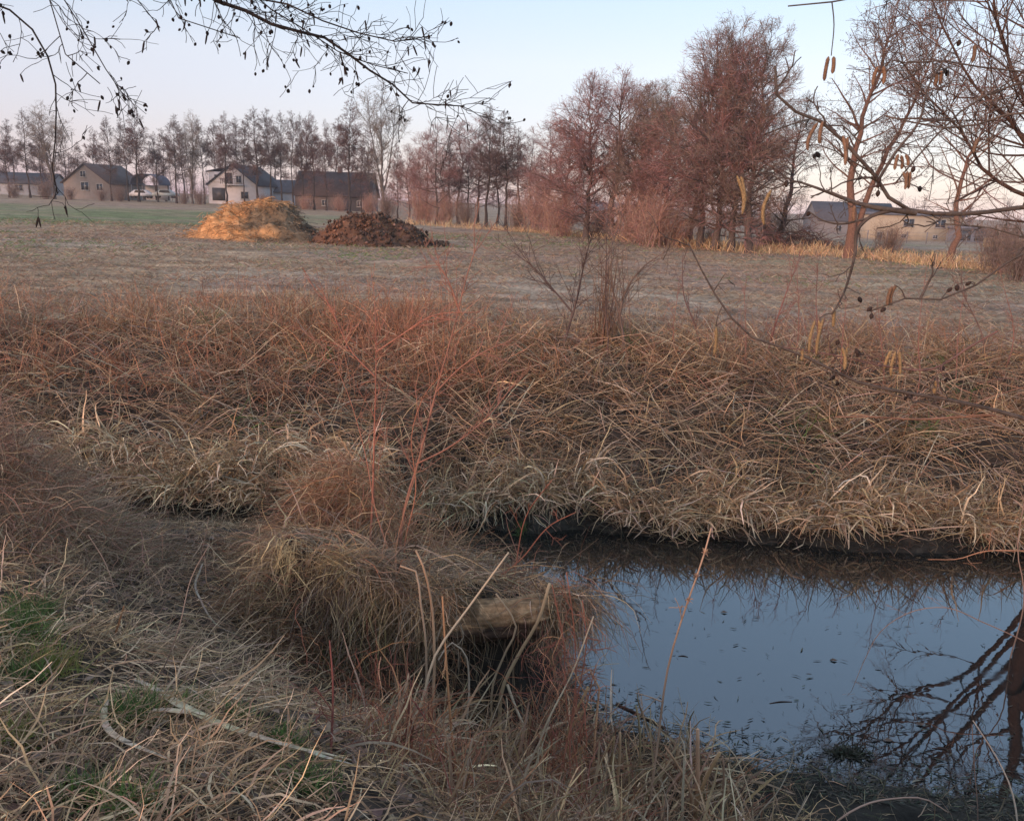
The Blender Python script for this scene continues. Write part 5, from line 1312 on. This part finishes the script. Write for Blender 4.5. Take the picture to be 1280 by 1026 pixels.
# clump drifting in the pond, twigs floating
g = ground_px(1062, 942, 0); c_ = np.array([g[0], g[1], .0])
n_ = 260; rt = np.stack([r.normal(size=n_)*.055, r.normal(size=n_)*.022, np.zeros(n_)], -1)
P = grow(rt, rand_dir(n_, 35, 95, r=r), r.uniform(.02, .085, n_), 4, .12, .3, r); P[..., 2] = np.maximum(P[..., 2], .002)
tag(Acc().ribbons(P, .009, pick([(.045, .045, .03), (.06, .05, .035), (.03, .035, .022)], n_, .3, r)).build('drifting_clump', M_LEAF, loc=(0, 0, 0)), 'dark clump of dead plants drifting in the pond', 'debris')
bpy.data.objects['drifting_clump'].location = c_
for (x0, y0, x1, y1, lab) in [(962, 879, 990, 877, 'short reddish twig floating in the middle of the pond'), (848, 820, 860, 821, 'small floating stick near the left of the pond'),
                              (1165, 935, 1190, 938, 'dark twig floating near the tree reflection'), (770, 880, 830, 910, 'dark rotten stick lying at the pond corner by the stubs')]:
    p0, p1 = on(x0, y0, .0), on(x1, y1, .0)
    P = spline([p0, (p0 + p1)/2 + [0, .01, .004], p1], 7)
    tag(Acc().tubes(P[None], .004 if 'rotten' not in lab else .013, (.07, .04, .03), 6).build('floating_twig', M_TWIG), lab, 'twig', 'twigs floating on the pond')
for px, py, lab in [(905, 765, 'brown leaf floating at the back of the pond'), (1042, 825, 'brown leaf floating right of the pond middle'), (1150, 905, 'grey leaf floating below the tree reflection'), (1110, 925, 'dull leaf floating near the drifting clump')]:
    g = on(px, py, .006); s_ = .035
    V = [(-s_,0,0),(0,-s_*.6,.006),(s_,0,.002),(0,s_*.6,.008),(0,0,.0)]
    tag(Acc().raw(V, [(0,1,4),(1,2,4),(2,3,4),(3,0,4)], (.10, .065, .045)).build('floating_leaf', M_LEAF), lab, 'leaf', 'leaves floating on the pond').location = g

# saplings
def sapling(name, stems, label, col, group, r0=.011, tw=10, twl=.35, cat='sapling', sub=5):
    base = rooted(np.array([at(*p) for p in stems[0]]))[0].copy()
    root = empty(name, base, label, cat, group)
    for q, st in enumerate(stems):
        P = np.array([at(*p) for p in st])
        if q == 0: P = rooted(P)
        n = 18; P = spline(P, n) - base
        sc_ = 1.0 if q == 0 else .6
        Acc().tubes(P[None], np.linspace(r0*sc_, r0*.22, n)[None], col, 6).build('stem', M_TWIG, root, smooth=True)
        k_ = tw if q == 0 else max(3, tw//2)
        i = r.integers(4, n-1, k_)
        d = norm(norm(P[i+1] - P[i]) + .8*norm(r.normal(size=(k_, 3))))
        Q = grow(P[i], d, twl*r.uniform(.4, 1.2, k_)*sc_**.5, 7, -.04, .10, r)
        for z_ in range(k_):
            a = Acc().tubes(Q[z_:z_+1], r0*.28*np.linspace(1, .35, 7), col, 4)
            j = r.integers(1, 6, sub)
            Q2 = grow(Q[z_, j], norm(norm(Q[z_, j+1] - Q[z_, j]) + .8*r.normal(size=(sub, 3))), twl*.4*r.uniform(.4, 1.1, sub), 5, -.02, .14, r)
            a.tubes(Q2, r0*.16, np.asarray(col)*1.05, 3, False).build('branch', M_TWIG, root)
    return root
G_SP = 'red stemmed saplings behind the bank head'
RD = (.36, .15, .10)
sapling('red_sapling', [[(500,690,5.9),(505,640,5.9),(525,570,5.9),(545,490,5.9),(570,400,5.9),(585,340,5.9),(602,290,5.9)],
        [(545,490,5.9),(575,460,5.9),(605,440,5.8),(640,425,5.8)], [(520,580,5.9),(560,560,5.8),(610,520,5.7),(650,470,5.7)], [(575,390,5.9),(560,350,5.9),(545,325,5.9)]],
        'tall red stemmed sapling leaning right in the middle of the scene', (.31, .15, .105), G_SP, .013, 16, .4)
sapling('red_sapling', [[(462,690,5.8),(466,620,5.8),(468,540,5.8),(470,460,5.8),(470,395,5.8)],
        [(468,470,5.8),(440,440,5.8),(420,400,5.8),(405,370,5.8)], [(470,440,5.8),(500,420,5.8),(540,395,5.8),(600,390,5.8)]],
        'upright red sapling with an arching side shoot, left of the leaning one', RD, G_SP, .010, 16, .38)
sapling('red_sapling', [[(505,690,5.7),(520,610,5.7),(515,540,5.7),(540,480,5.7),(580,450,5.7)]], 'thin red shoot between the two taller saplings', (.40,.17,.10), G_SP, .006, 10, .25)
sapling('red_sapling', [[(487,700,5.5),(470,640,5.5),(455,560,5.5),(430,480,5.5),(400,420,5.5)]], 'thin red shoot leaning left from the sapling foot', (.38,.17,.11), G_SP, .006, 10, .3)
sapling('red_sapling', [[(510,880,4.5),(500,760,4.7),(495,690,4.9),(520,590,5.1),(530,540,5.2)]], 'slender orange shoot rising in front of the bank head', (.42,.2,.11), G_SP, .005, 6, .2)
G_B = 'bare saplings on the far bank crest'
DKS = (.11, .075, .065)
def crest(px, py): return float(ground_px(px, py, 1.2)[1])
yv = 12.6
sapling('crest_sapling', [[(700,455,yv),(708,420,yv),(722,370,yv),(730,330,yv),(742,285,yv)], [(715,390,yv),(690,360,yv),(668,335,yv),(648,320,yv)]],
        'forked dark sapling on the crest leaning right, left of the dry tuft', DKS, G_B, .026, 18, .8)
sapling('crest_sapling', [[(778,455,yv),(779,420,yv),(775,395,yv),(790,350,yv),(815,325,yv),(838,312,yv)], [(777,400,yv),(768,370,yv),(764,330,yv),(765,300,yv)]],
        'forked pale footed sapling on the crest right of the dry tuft', (.17,.12,.095), G_B, .026, 18, .8)
sapling('crest_sapling', [[(760,430,yv),(757,380,yv),(758,330,yv),(757,270,yv)]], 'straight thin sapling standing in the dry tuft on the crest', DKS, G_B, .018, 14, .6)
sapling('crest_sapling', [[(880,450,yv),(868,405,yv),(855,370,yv),(853,320,yv)]], 'thin bare sapling on the crest right of the pale footed one', (.15,.09,.08), G_B, .018, 8, .5)
sapling('crest_sapling', [[(955,470,yv),(965,420,yv),(985,360,yv),(998,325,yv)]], 'reddish sapling leaning right on the crest behind the long branch', (.24,.11,.09), G_B, .017, 14, .5)
sapling('crest_sapling', [[(1010,470,yv),(1022,420,yv),(1020,380,yv),(1022,335,yv)]], 'thin reddish sapling on the crest left of the lower catkins', (.22,.11,.09), G_B, .015, 13, .5)
sapling('crest_sapling', [[(1230,480,yv),(1228,420,yv),(1210,380,yv),(1195,350,yv)]], 'bare sapling on the crest near the right edge', (.17,.11,.09), G_B, .018, 10, .6)
# upright weeds on the right crest (single dead stems)
labs = ['left of the pale footed sapling', 'beside the reddish leaning sapling', 'behind the long branch tip', 'below the hanging twig', 'behind the catkin trio', 'right of the catkin trio', 'near the right edge', 'at the far right']
for k, (px, lab) in enumerate(zip([845, 930, 990, 1050, 1105, 1150, 1195, 1255], labs)):
    y_ = 12.3 + .4*r.normal(); top = 335 + r.uniform(-15, 35)
    sapling('weed_stem', [[(px, 470, y_), (px + r.normal()*4, 430, y_), (px + r.normal()*9, top, y_)]], 'dead brown weed stem on the right crest ' + lab, (.26, .13, .10), 'dead weeds on the right crest', .010, 13, .4, 'weed', 4)
# tuft of dry reed stalks on the crest
b_ = at(755, 440, 12.9); b_[2] = float(T(b_[0], 12.9)); n_ = 70
P = grow(b_ + r.normal(size=(n_, 3))*[.10, .08, 0], rand_dir(n_, 0, 11, r=r), r.uniform(.5, 1.75, n_), 6, .0, .04, r)
tag(Acc().tubes(P, .007*np.linspace(1, .5, 6), pick([(.30, .18, .12), (.36, .23, .15), (.24, .15, .11)], n_, .15, r), 4, False).build('dry_reed_tuft', M_GRASS), 'upright brown tuft of dry reeds on the crest in the middle', 'reed tuft')

# ---------------------------------------------------------------- overhanging alder branches near the camera
def catkin(root, p, ln_, rad, n, col=(.36, .19, .07)):
    """n scaly catkins hanging from p, each a part"""
    p0_ = p
    for k in range(n):
        p = p0_ + np.array([(k - (n-1)/2)*2.1*rad, .6*rad*r.normal(), -.4*rad*abs(r.normal())])
        d = norm(np.array([.07*r.normal(), .1*r.normal(), -1.0]) + np.array([.035*(k - (n-1)/2)*2, 0, 0])); L = ln_*r.uniform(.65, 1.08)
        m_ = 34; t = np.linspace(0, 1, m_); cur = np.outer(np.sin(t*2.4)*.12*L*r.normal(), [1, 0, 0])
        P = p + d*L*t[:, None] + cur
        rr_ = rad*np.where(np.arange(m_) % 2 == 0, 1.0, .70)*np.clip(np.minimum(t*6 + .3, (1.02 - t)*5 + .25), 0, 1)
        Acc().tubes(P[None], rr_[None], np.asarray(col)*r.uniform(.8, 1.15), 9).build('catkin', M_CATKIN, root, smooth=False)
def cone_(a, p, s, col=(.022, .016, .014)):
    """small woody alder cone"""
    d = norm(np.array([.5*r.normal(), .5*r.normal(), -1])); t = np.linspace(0, 1, 6)
    P = p + d*s*2*t[:, None]
    a.tubes(P[None], (s*.72*np.sin(math.pi*(.12 + .8*t)))[None], col, 6)
LIMBS = []
def stalklet(root, p, col, rad=.0011):
    """thin stalk from the nearest limb to p"""
    best = min((P for o, P in LIMBS if o is root), key=lambda P: np.linalg.norm(P - p, axis=1).min())
    q = best[np.linalg.norm(best - p, axis=1).argmin()]
    L = np.linalg.norm(p - q)
    if L < .004: return
    Q = spline([q, (p + q)/2 + [.03*L, 0, .14*L], p], 8)
    Acc().tubes(Q[None], rad*np.linspace(1.3, .9, 8)[None], col, 5).build('stalklet', M_TWIG, root)
def limb(root, P, r0, r1, col, tw=0, twl=.2, sub=4, cones=0, cats=0, name='limb', cs=.0058, grav=.0, K=9, spread=.8, lo=.15):
    n = len(P)
    LIMBS.append((root, P))
    o = Acc().tubes(P[None], np.linspace(r0, r1, n)[None], col, 8).build(name, M_BARK, root, smooth=True)
    a = Acc(); f = Acc()
    if tw:
        i = r.integers(int(lo*n), n-1, tw); fr = r.random((tw, 1)); q = P[i]*(1-fr) + P[np.minimum(i+1, n-1)]*fr
        d = norm(norm(P[np.minimum(i+1, n-1)] - P[i]) + spread*r.normal(size=(tw, 3))*[1, .6, 1])
        Q = grow(q, d, twl*r.uniform(.35, 1.2, tw), K, grav, .24, r)
        a.tubes(Q, max(r1*.75, .0012)*np.linspace(1, .55, K), np.asarray(col)*.95, 4)
        rep = np.repeat(np.arange(tw), sub); j = r.integers(1, K-1, len(rep))
        Q2 = grow(Q[rep, j], norm(norm(Q[rep, j+1] - Q[rep, j]) + .9*r.normal(size=(len(rep), 3))*[1, .6, 1]), twl*.38*r.uniform(.3, 1.2, len(rep)), 4, grav, .2, r)
        a.tubes(Q2, max(r1*.5, .0008), np.asarray(col)*.95, 4)
        tag(a.build('twigs', M_TWIG, o), kind='stuff')
        cones, cats = int(cones*.9), int(cats*.9)
        for k in range(cones):
            z_ = Q2[r.integers(0, len(Q2))]; cone_(f, z_[-1] + r.normal(size=3)*.004, cs*r.uniform(.7, 1.15))
        for k in range(cats):
            z_ = Q2[r.integers(0, len(Q2)), -1]
            L = .028*r.uniform(.7, 1.2); d = norm(np.array([.25*r.normal(), .2*r.normal(), -1]))
            f.tubes((z_ + d*L*np.linspace(0, 1, 5)[:, None])[None], (.0026*np.array([.7, 1, 1, .9, .4]))[None], (.03, .02, .017), 6)
        if cones or cats: tag(f.build('cones', M_CATKIN, o), kind='stuff')
    return o
# left tree: trunk just outside the frame
tb = np.array([-2.75, .9, float(T(-2.75, .9)) - .05])
lt = empty('alder_tree', tb, 'near alder at the left whose dark coned branches hang into the sky', 'tree', 'alders leaning over the camera')
DKB = (.035, .028, .025)
tp = np.array([(0, 0, 0), (.1, .1, 1.2), (.15, .3, 2.6), (.1, .5, 4.4), (.0, .7, 7.0)]); TPs = spline(tp, 20)
Acc().tubes(TPs[None], np.linspace(.13, .035, 20)[None], (.09, .07, .06), 12).build('trunk', M_BARK, lt, smooth=True)
def lp(pts, n=26, start=None):
    P = [at(*p) for p in pts]
    if start is not None: P = [tb + np.array(start)] + P
    return spline(P, n) - tb
limb(lt, lp([(210,-60,2.5),(258,-4,2.55),(300,10,2.6),(328,26,2.6),(375,40,2.65),(403,46,2.7),(427,61,2.7),(450,80,2.7),(478,98,2.75),(497,110,2.75),(516,129,2.75),(544,131,2.75),(581,133,2.75)], 40, (.12,.4,3.2)), .0165, .0018, DKB, 60, .22, 5, 75, 26, lo=.52)
limb(lt, lp([(270,-30,2.5),(330,4,2.5),(375,8,2.5),(410,30,2.5),(450,42,2.55),(490,52,2.55),(540,45,2.55)], 30, (.12,.45,3.5)), .009, .0014, DKB, 46, .20, 5, 70, 34, lo=.52)
limb(lt, lp([(300,-20,2.7),(350,20,2.7),(400,48,2.7),(440,75,2.7),(470,82,2.7),(510,92,2.7)], 28, (.12,.45,3.3)), .0065, .0013, DKB, 30, .18, 5, 60, 20, lo=.52)
limb(lt, lp([(-60,-10,2.3),(0,7,2.4),(28,23,2.4),(52,56,2.4),(68,94,2.4),(70,122,2.4),(70,155,2.4),(67,200,2.4),(64,225,2.4),(72,242,2.4)], 34, (.12,.3,2.9)), .0075, .0015, DKB, 22, .18, 4, 34, 9, lo=.52, grav=.05)
limb(lt, lp([(40,-60,2.4),(66,0,2.4),(66,33,2.4),(80,66,2.4),(105,85,2.4),(125,105,2.4)], 22, (.12,.4,3.3)), .0036, .0013, DKB, 18, .16, 4, 44, 10, lo=.52, grav=.05)
limb(lt, lp([(55,-50,2.5),(80,0,2.5),(103,37,2.5),(127,70,2.5),(141,112,2.5),(160,127,2.5)], 24, (.12,.4,3.3)), .004, .0013, DKB, 30, .18, 5, 80, 18, lo=.52, grav=.06)
limb(lt, lp([(140,-50,2.5),(164,0,2.5),(178,19,2.5),(200,35,2.5)], 16, (.12,.4,3.4)), .004, .0014, DKB, 9, .14, 4, 26, 8, lo=.52, grav=.05)
limb(lt, lp([(190,-50,2.5),(211,0,2.5),(222,22,2.5),(240,28,2.5),(262,36,2.5),(300,48,2.5)], 16, (.12,.4,3.4)), .004, .0014, DKB, 14, .14, 4, 36, 8, lo=.52, grav=.05)
# right tree
rb = np.array([2.15, 1.55, float(T(2.15, 1.55)) - .05])
rt_ = empty('alder_tree', rb, 'near alder at the right whose catkin branches cross the view', 'tree', 'alders leaning over the camera')
tp = np.array([(0, 0, 0), (-.05, 0, 1.0), (.0, .05, 2.2), (.1, .1, 3.6), (.15, .1, 6.5)])
Acc().tubes(spline(tp, 20)[None], np.linspace(.10, .03, 20)[None], (.09, .07, .06), 12).build('trunk', M_BARK, rt_, smooth=True)
def rp(pts, n=26, start=None):
    P = [at(*p) for p in pts]
    if start is not None: P = [rb + np.array(start)] + P
    return spline(P, n) - rb
GB = (.095, .074, .062); GB2 = (.12, .09, .072)
d1, d2 = 1.65, 1.85
limb(rt_, rp([(1320,256,d1),(1280,259,d1),(1225,266,d1),(1158,266,d1),(1118,255,d1),(1098,225,d1),(1075,199,d1),(1046,169,d1),(1026,152,d1),(993,139,d1),(973,123,d1),(969,83,d1)], 40, (-.02,0,1.55)), .0095, .0024, GB, 14, .13, 3, 4, lo=.5)
limb(rt_, rp([(1145,266,d1),(1092,259,d1),(1065,252,d1),(1039,242,d1),(1012,232,d1),(992,227,d1),(983,230,d1)], 22), .0062, .0015, GB, 8, .08, 2, 3)
limb(rt_, rp([(1118,262,d1),(1085,273,d1),(1072,287,d1),(1069,315,d1),(1064,338,d1),(1053,370,d1),(1040,392,d1)], 24), .0042, .0014, GB, 5, .09, 2, 2)
limb(rt_, rp([(1085,273,d1),(1046,280,d1),(1025,274,d1),(1012,265,d1)], 12), .0026, .0013, GB, 2, .06, 2)
limb(rt_, rp([(1320,95,d2),(1280,103,d2),(1225,123,d2),(1198,142,d2),(1178,162,d2),(1158,182,d2),(1142,202,d2),(1120,228,d2)], 26, (.03,.02,2.1)), .006, .0016, GB, 12, .15, 3, 3, lo=.5)
limb(rt_, rp([(1320,138,d2),(1280,142,d2),(1241,146,d2),(1205,162,d2),(1175,159,d2),(1135,152,d2),(1106,145,d2)], 24, (.03,.02,2.0)), .006, .0016, GB2, 12, .15, 3, 2, lo=.5)
limb(rt_, rp([(1320,95,d2),(1280,90,d2),(1225,84,d2),(1178,76,d2),(1132,79,d2)], 20, (.03,.02,2.05)), .0045, .0015, GB, 9, .13, 3, 2, lo=.5)
limb(rt_, rp([(1300,-20,d2),(1240,-6,d2),(1190,-3,d2),(1100,-8,d2),(1050,2,d2),(1010,4,d2),(985,8,d2)], 20, (.05,.02,2.5)), .005, .0014, GB, 8, .09, 3, 2)
limb(rt_, rp([(1320,536,d1),(1280,523,d1),(1237,511,d1),(1188,500,d1),(1116,488,d1),(1073,478,d1),(1024,454,d1),(985,437,d1),(939,421,d1),(903,382,d1),(883,349,d1),(860,303,d1)], 40, (-.05,0,.75)), .0105, .0014, GB, 12, .14, 3, 5, lo=.5)
limb(rt_, rp([(1320,556,d1),(1280,542,d1),(1204,520,d1),(1116,493,d1),(1060,482,d1)], 22, (-.05,0,.70)), .006, .002, (.17,.12,.09), 4, .12, 2, lo=.5)
limb(rt_, rp([(1244,519,d1),(1200,521,d1),(1149,524,d1),(1090,521,d1),(1044,521,d1)], 18), .003, .0014, (.22,.12,.08), 2, .08, 2)
limb(rt_, rp([(1188,500,d1),(1150,478,d1),(1128,467,d1)], 10), .0025, .0014, (.17,.12,.09), 1, .06, 2)
limb(rt_, rp([(1247,414,d1),(1210,435,d1),(1172,459,d1),(1103,457,d1),(1057,447,d1),(1001,437,d1),(978,434,d1)], 26), .0022, .0013, (.16,.09,.075), 7, .10, 3, 3)
limb(rt_, rp([(1320,296,d1),(1280,316,d1),(1247,336,d1),(1214,360,d1),(1178,374,d1),(1132,373,d1),(1103,382,d1),(1088,389,d1)], 26, (-.03,0,1.25)), .0046, .0016, GB, 3, .08, 2, 0, lo=.5)
limb(rt_, rp([(1150,374,d1),(1158,358,d1),(1166,340,d1),(1165,330,d1)], 10), .003, .0013, GB, 3, .05, 2)
limb(rt_, rp([(1098,225,d1),(1120,190,d1),(1150,150,d1),(1160,110,d1),(1190,60,d1)], 18), .003, .0013, GB, 7, .13, 3, 2)
limb(rt_, rp([(1320,330,d2),(1290,300,d2),(1255,282,d2),(1210,290,d2),(1180,280,d2)], 16, (-.03,0,1.3)), .004, .0014, GB2, 9, .15, 3, lo=.5)
YC, OC = (.30, .20, .10), (.23, .135, .085)
for px, py, ln_, n_, c_ in [(1039,70,26,2,OC),(1101,82,26,2,OC),(1174,88,20,2,OC),(1219,55,26,1,BROWN),(1222,172,18,1,BROWN),(1025,152,34,2,OC),(1056,170,36,2,OC),
                            (924,219,46,2,YC),(964,237,42,1,YC),(1068,256,22,1,OC),(1127,192,18,3,OC),(1134,214,22,3,OC),
                            (895,408,34,1,YC),(1024,398,42,3,YC),(1043,386,22,1,YC),(1056,434,26,2,YC),(1120,438,30,3,YC),(1118,356,24,2,OC),(1170,474,22,1,YC),(1004,435,16,1,YC)]:
    dd = d1 if py > 110 else d2
    p = at(px, py, dd) - rb; s_ = dd/F_PX*1.03
    stalklet(rt_, p, GB)
    catkin(rt_, p, ln_*s_, 2.5*s_ if n_ < 3 else 2.2*s_, n_, c_)
# the two long pale catkins hang on their own thin twig
limb(rt_, rp([(983,230,d1),(966,236,d1),(945,228,d1),(924,219,d1)], 10), .0014, .0011, GB)
limb(rt_, rp([(903,382,d1),(897,396,d1),(895,408,d1)], 6), .0013, .0011, GB2)
fcn = Acc()
for px, py in [(1107,385),(1090,384),(1090,392),(1214,352),(1196,356),(1190,360),(1100,228),(1088,210),(1098,238),(1143,208),(983,226),(1200,50),(1070,436),(1048,425),(1075,440),(1180,458),(1012,265),(1135,492),(1100,222)]:
    stalklet(rt_, at(px, py, d1) - rb, GB, .0009)
    cone_(fcn, at(px, py, d1) - rb, .0062, (.05, .032, .026))
tag(fcn.build('cones', M_CATKIN, rt_), kind='stuff')

# ---------------------------------------------------------------- dusk haze
hz = Acc().box((-420, -60, -22), (420, 420, 32), (1, 1, 1)).build('haze', M_METAL)
m = bpy.data.materials.new('haze_air'); m.use_nodes = True
nt = m.node_tree; nt.nodes.clear()
o_ = nt.nodes.new('ShaderNodeOutputMaterial'); v_ = nt.nodes.new('ShaderNodeVolumePrincipled')
v_.inputs['Color'].default_value = (.90, .86, .90, 1); v_.inputs['Density'].default_value = 0.00042
v_.inputs['Anisotropy'].default_value = 0.2
nt.links.new(v_.outputs[0], o_.inputs['Volume'])
hz.data.materials.clear(); hz.data.materials.append(m)
tag(hz, 'thin violet dusk haze over the fields', 'haze', kind='stuff')
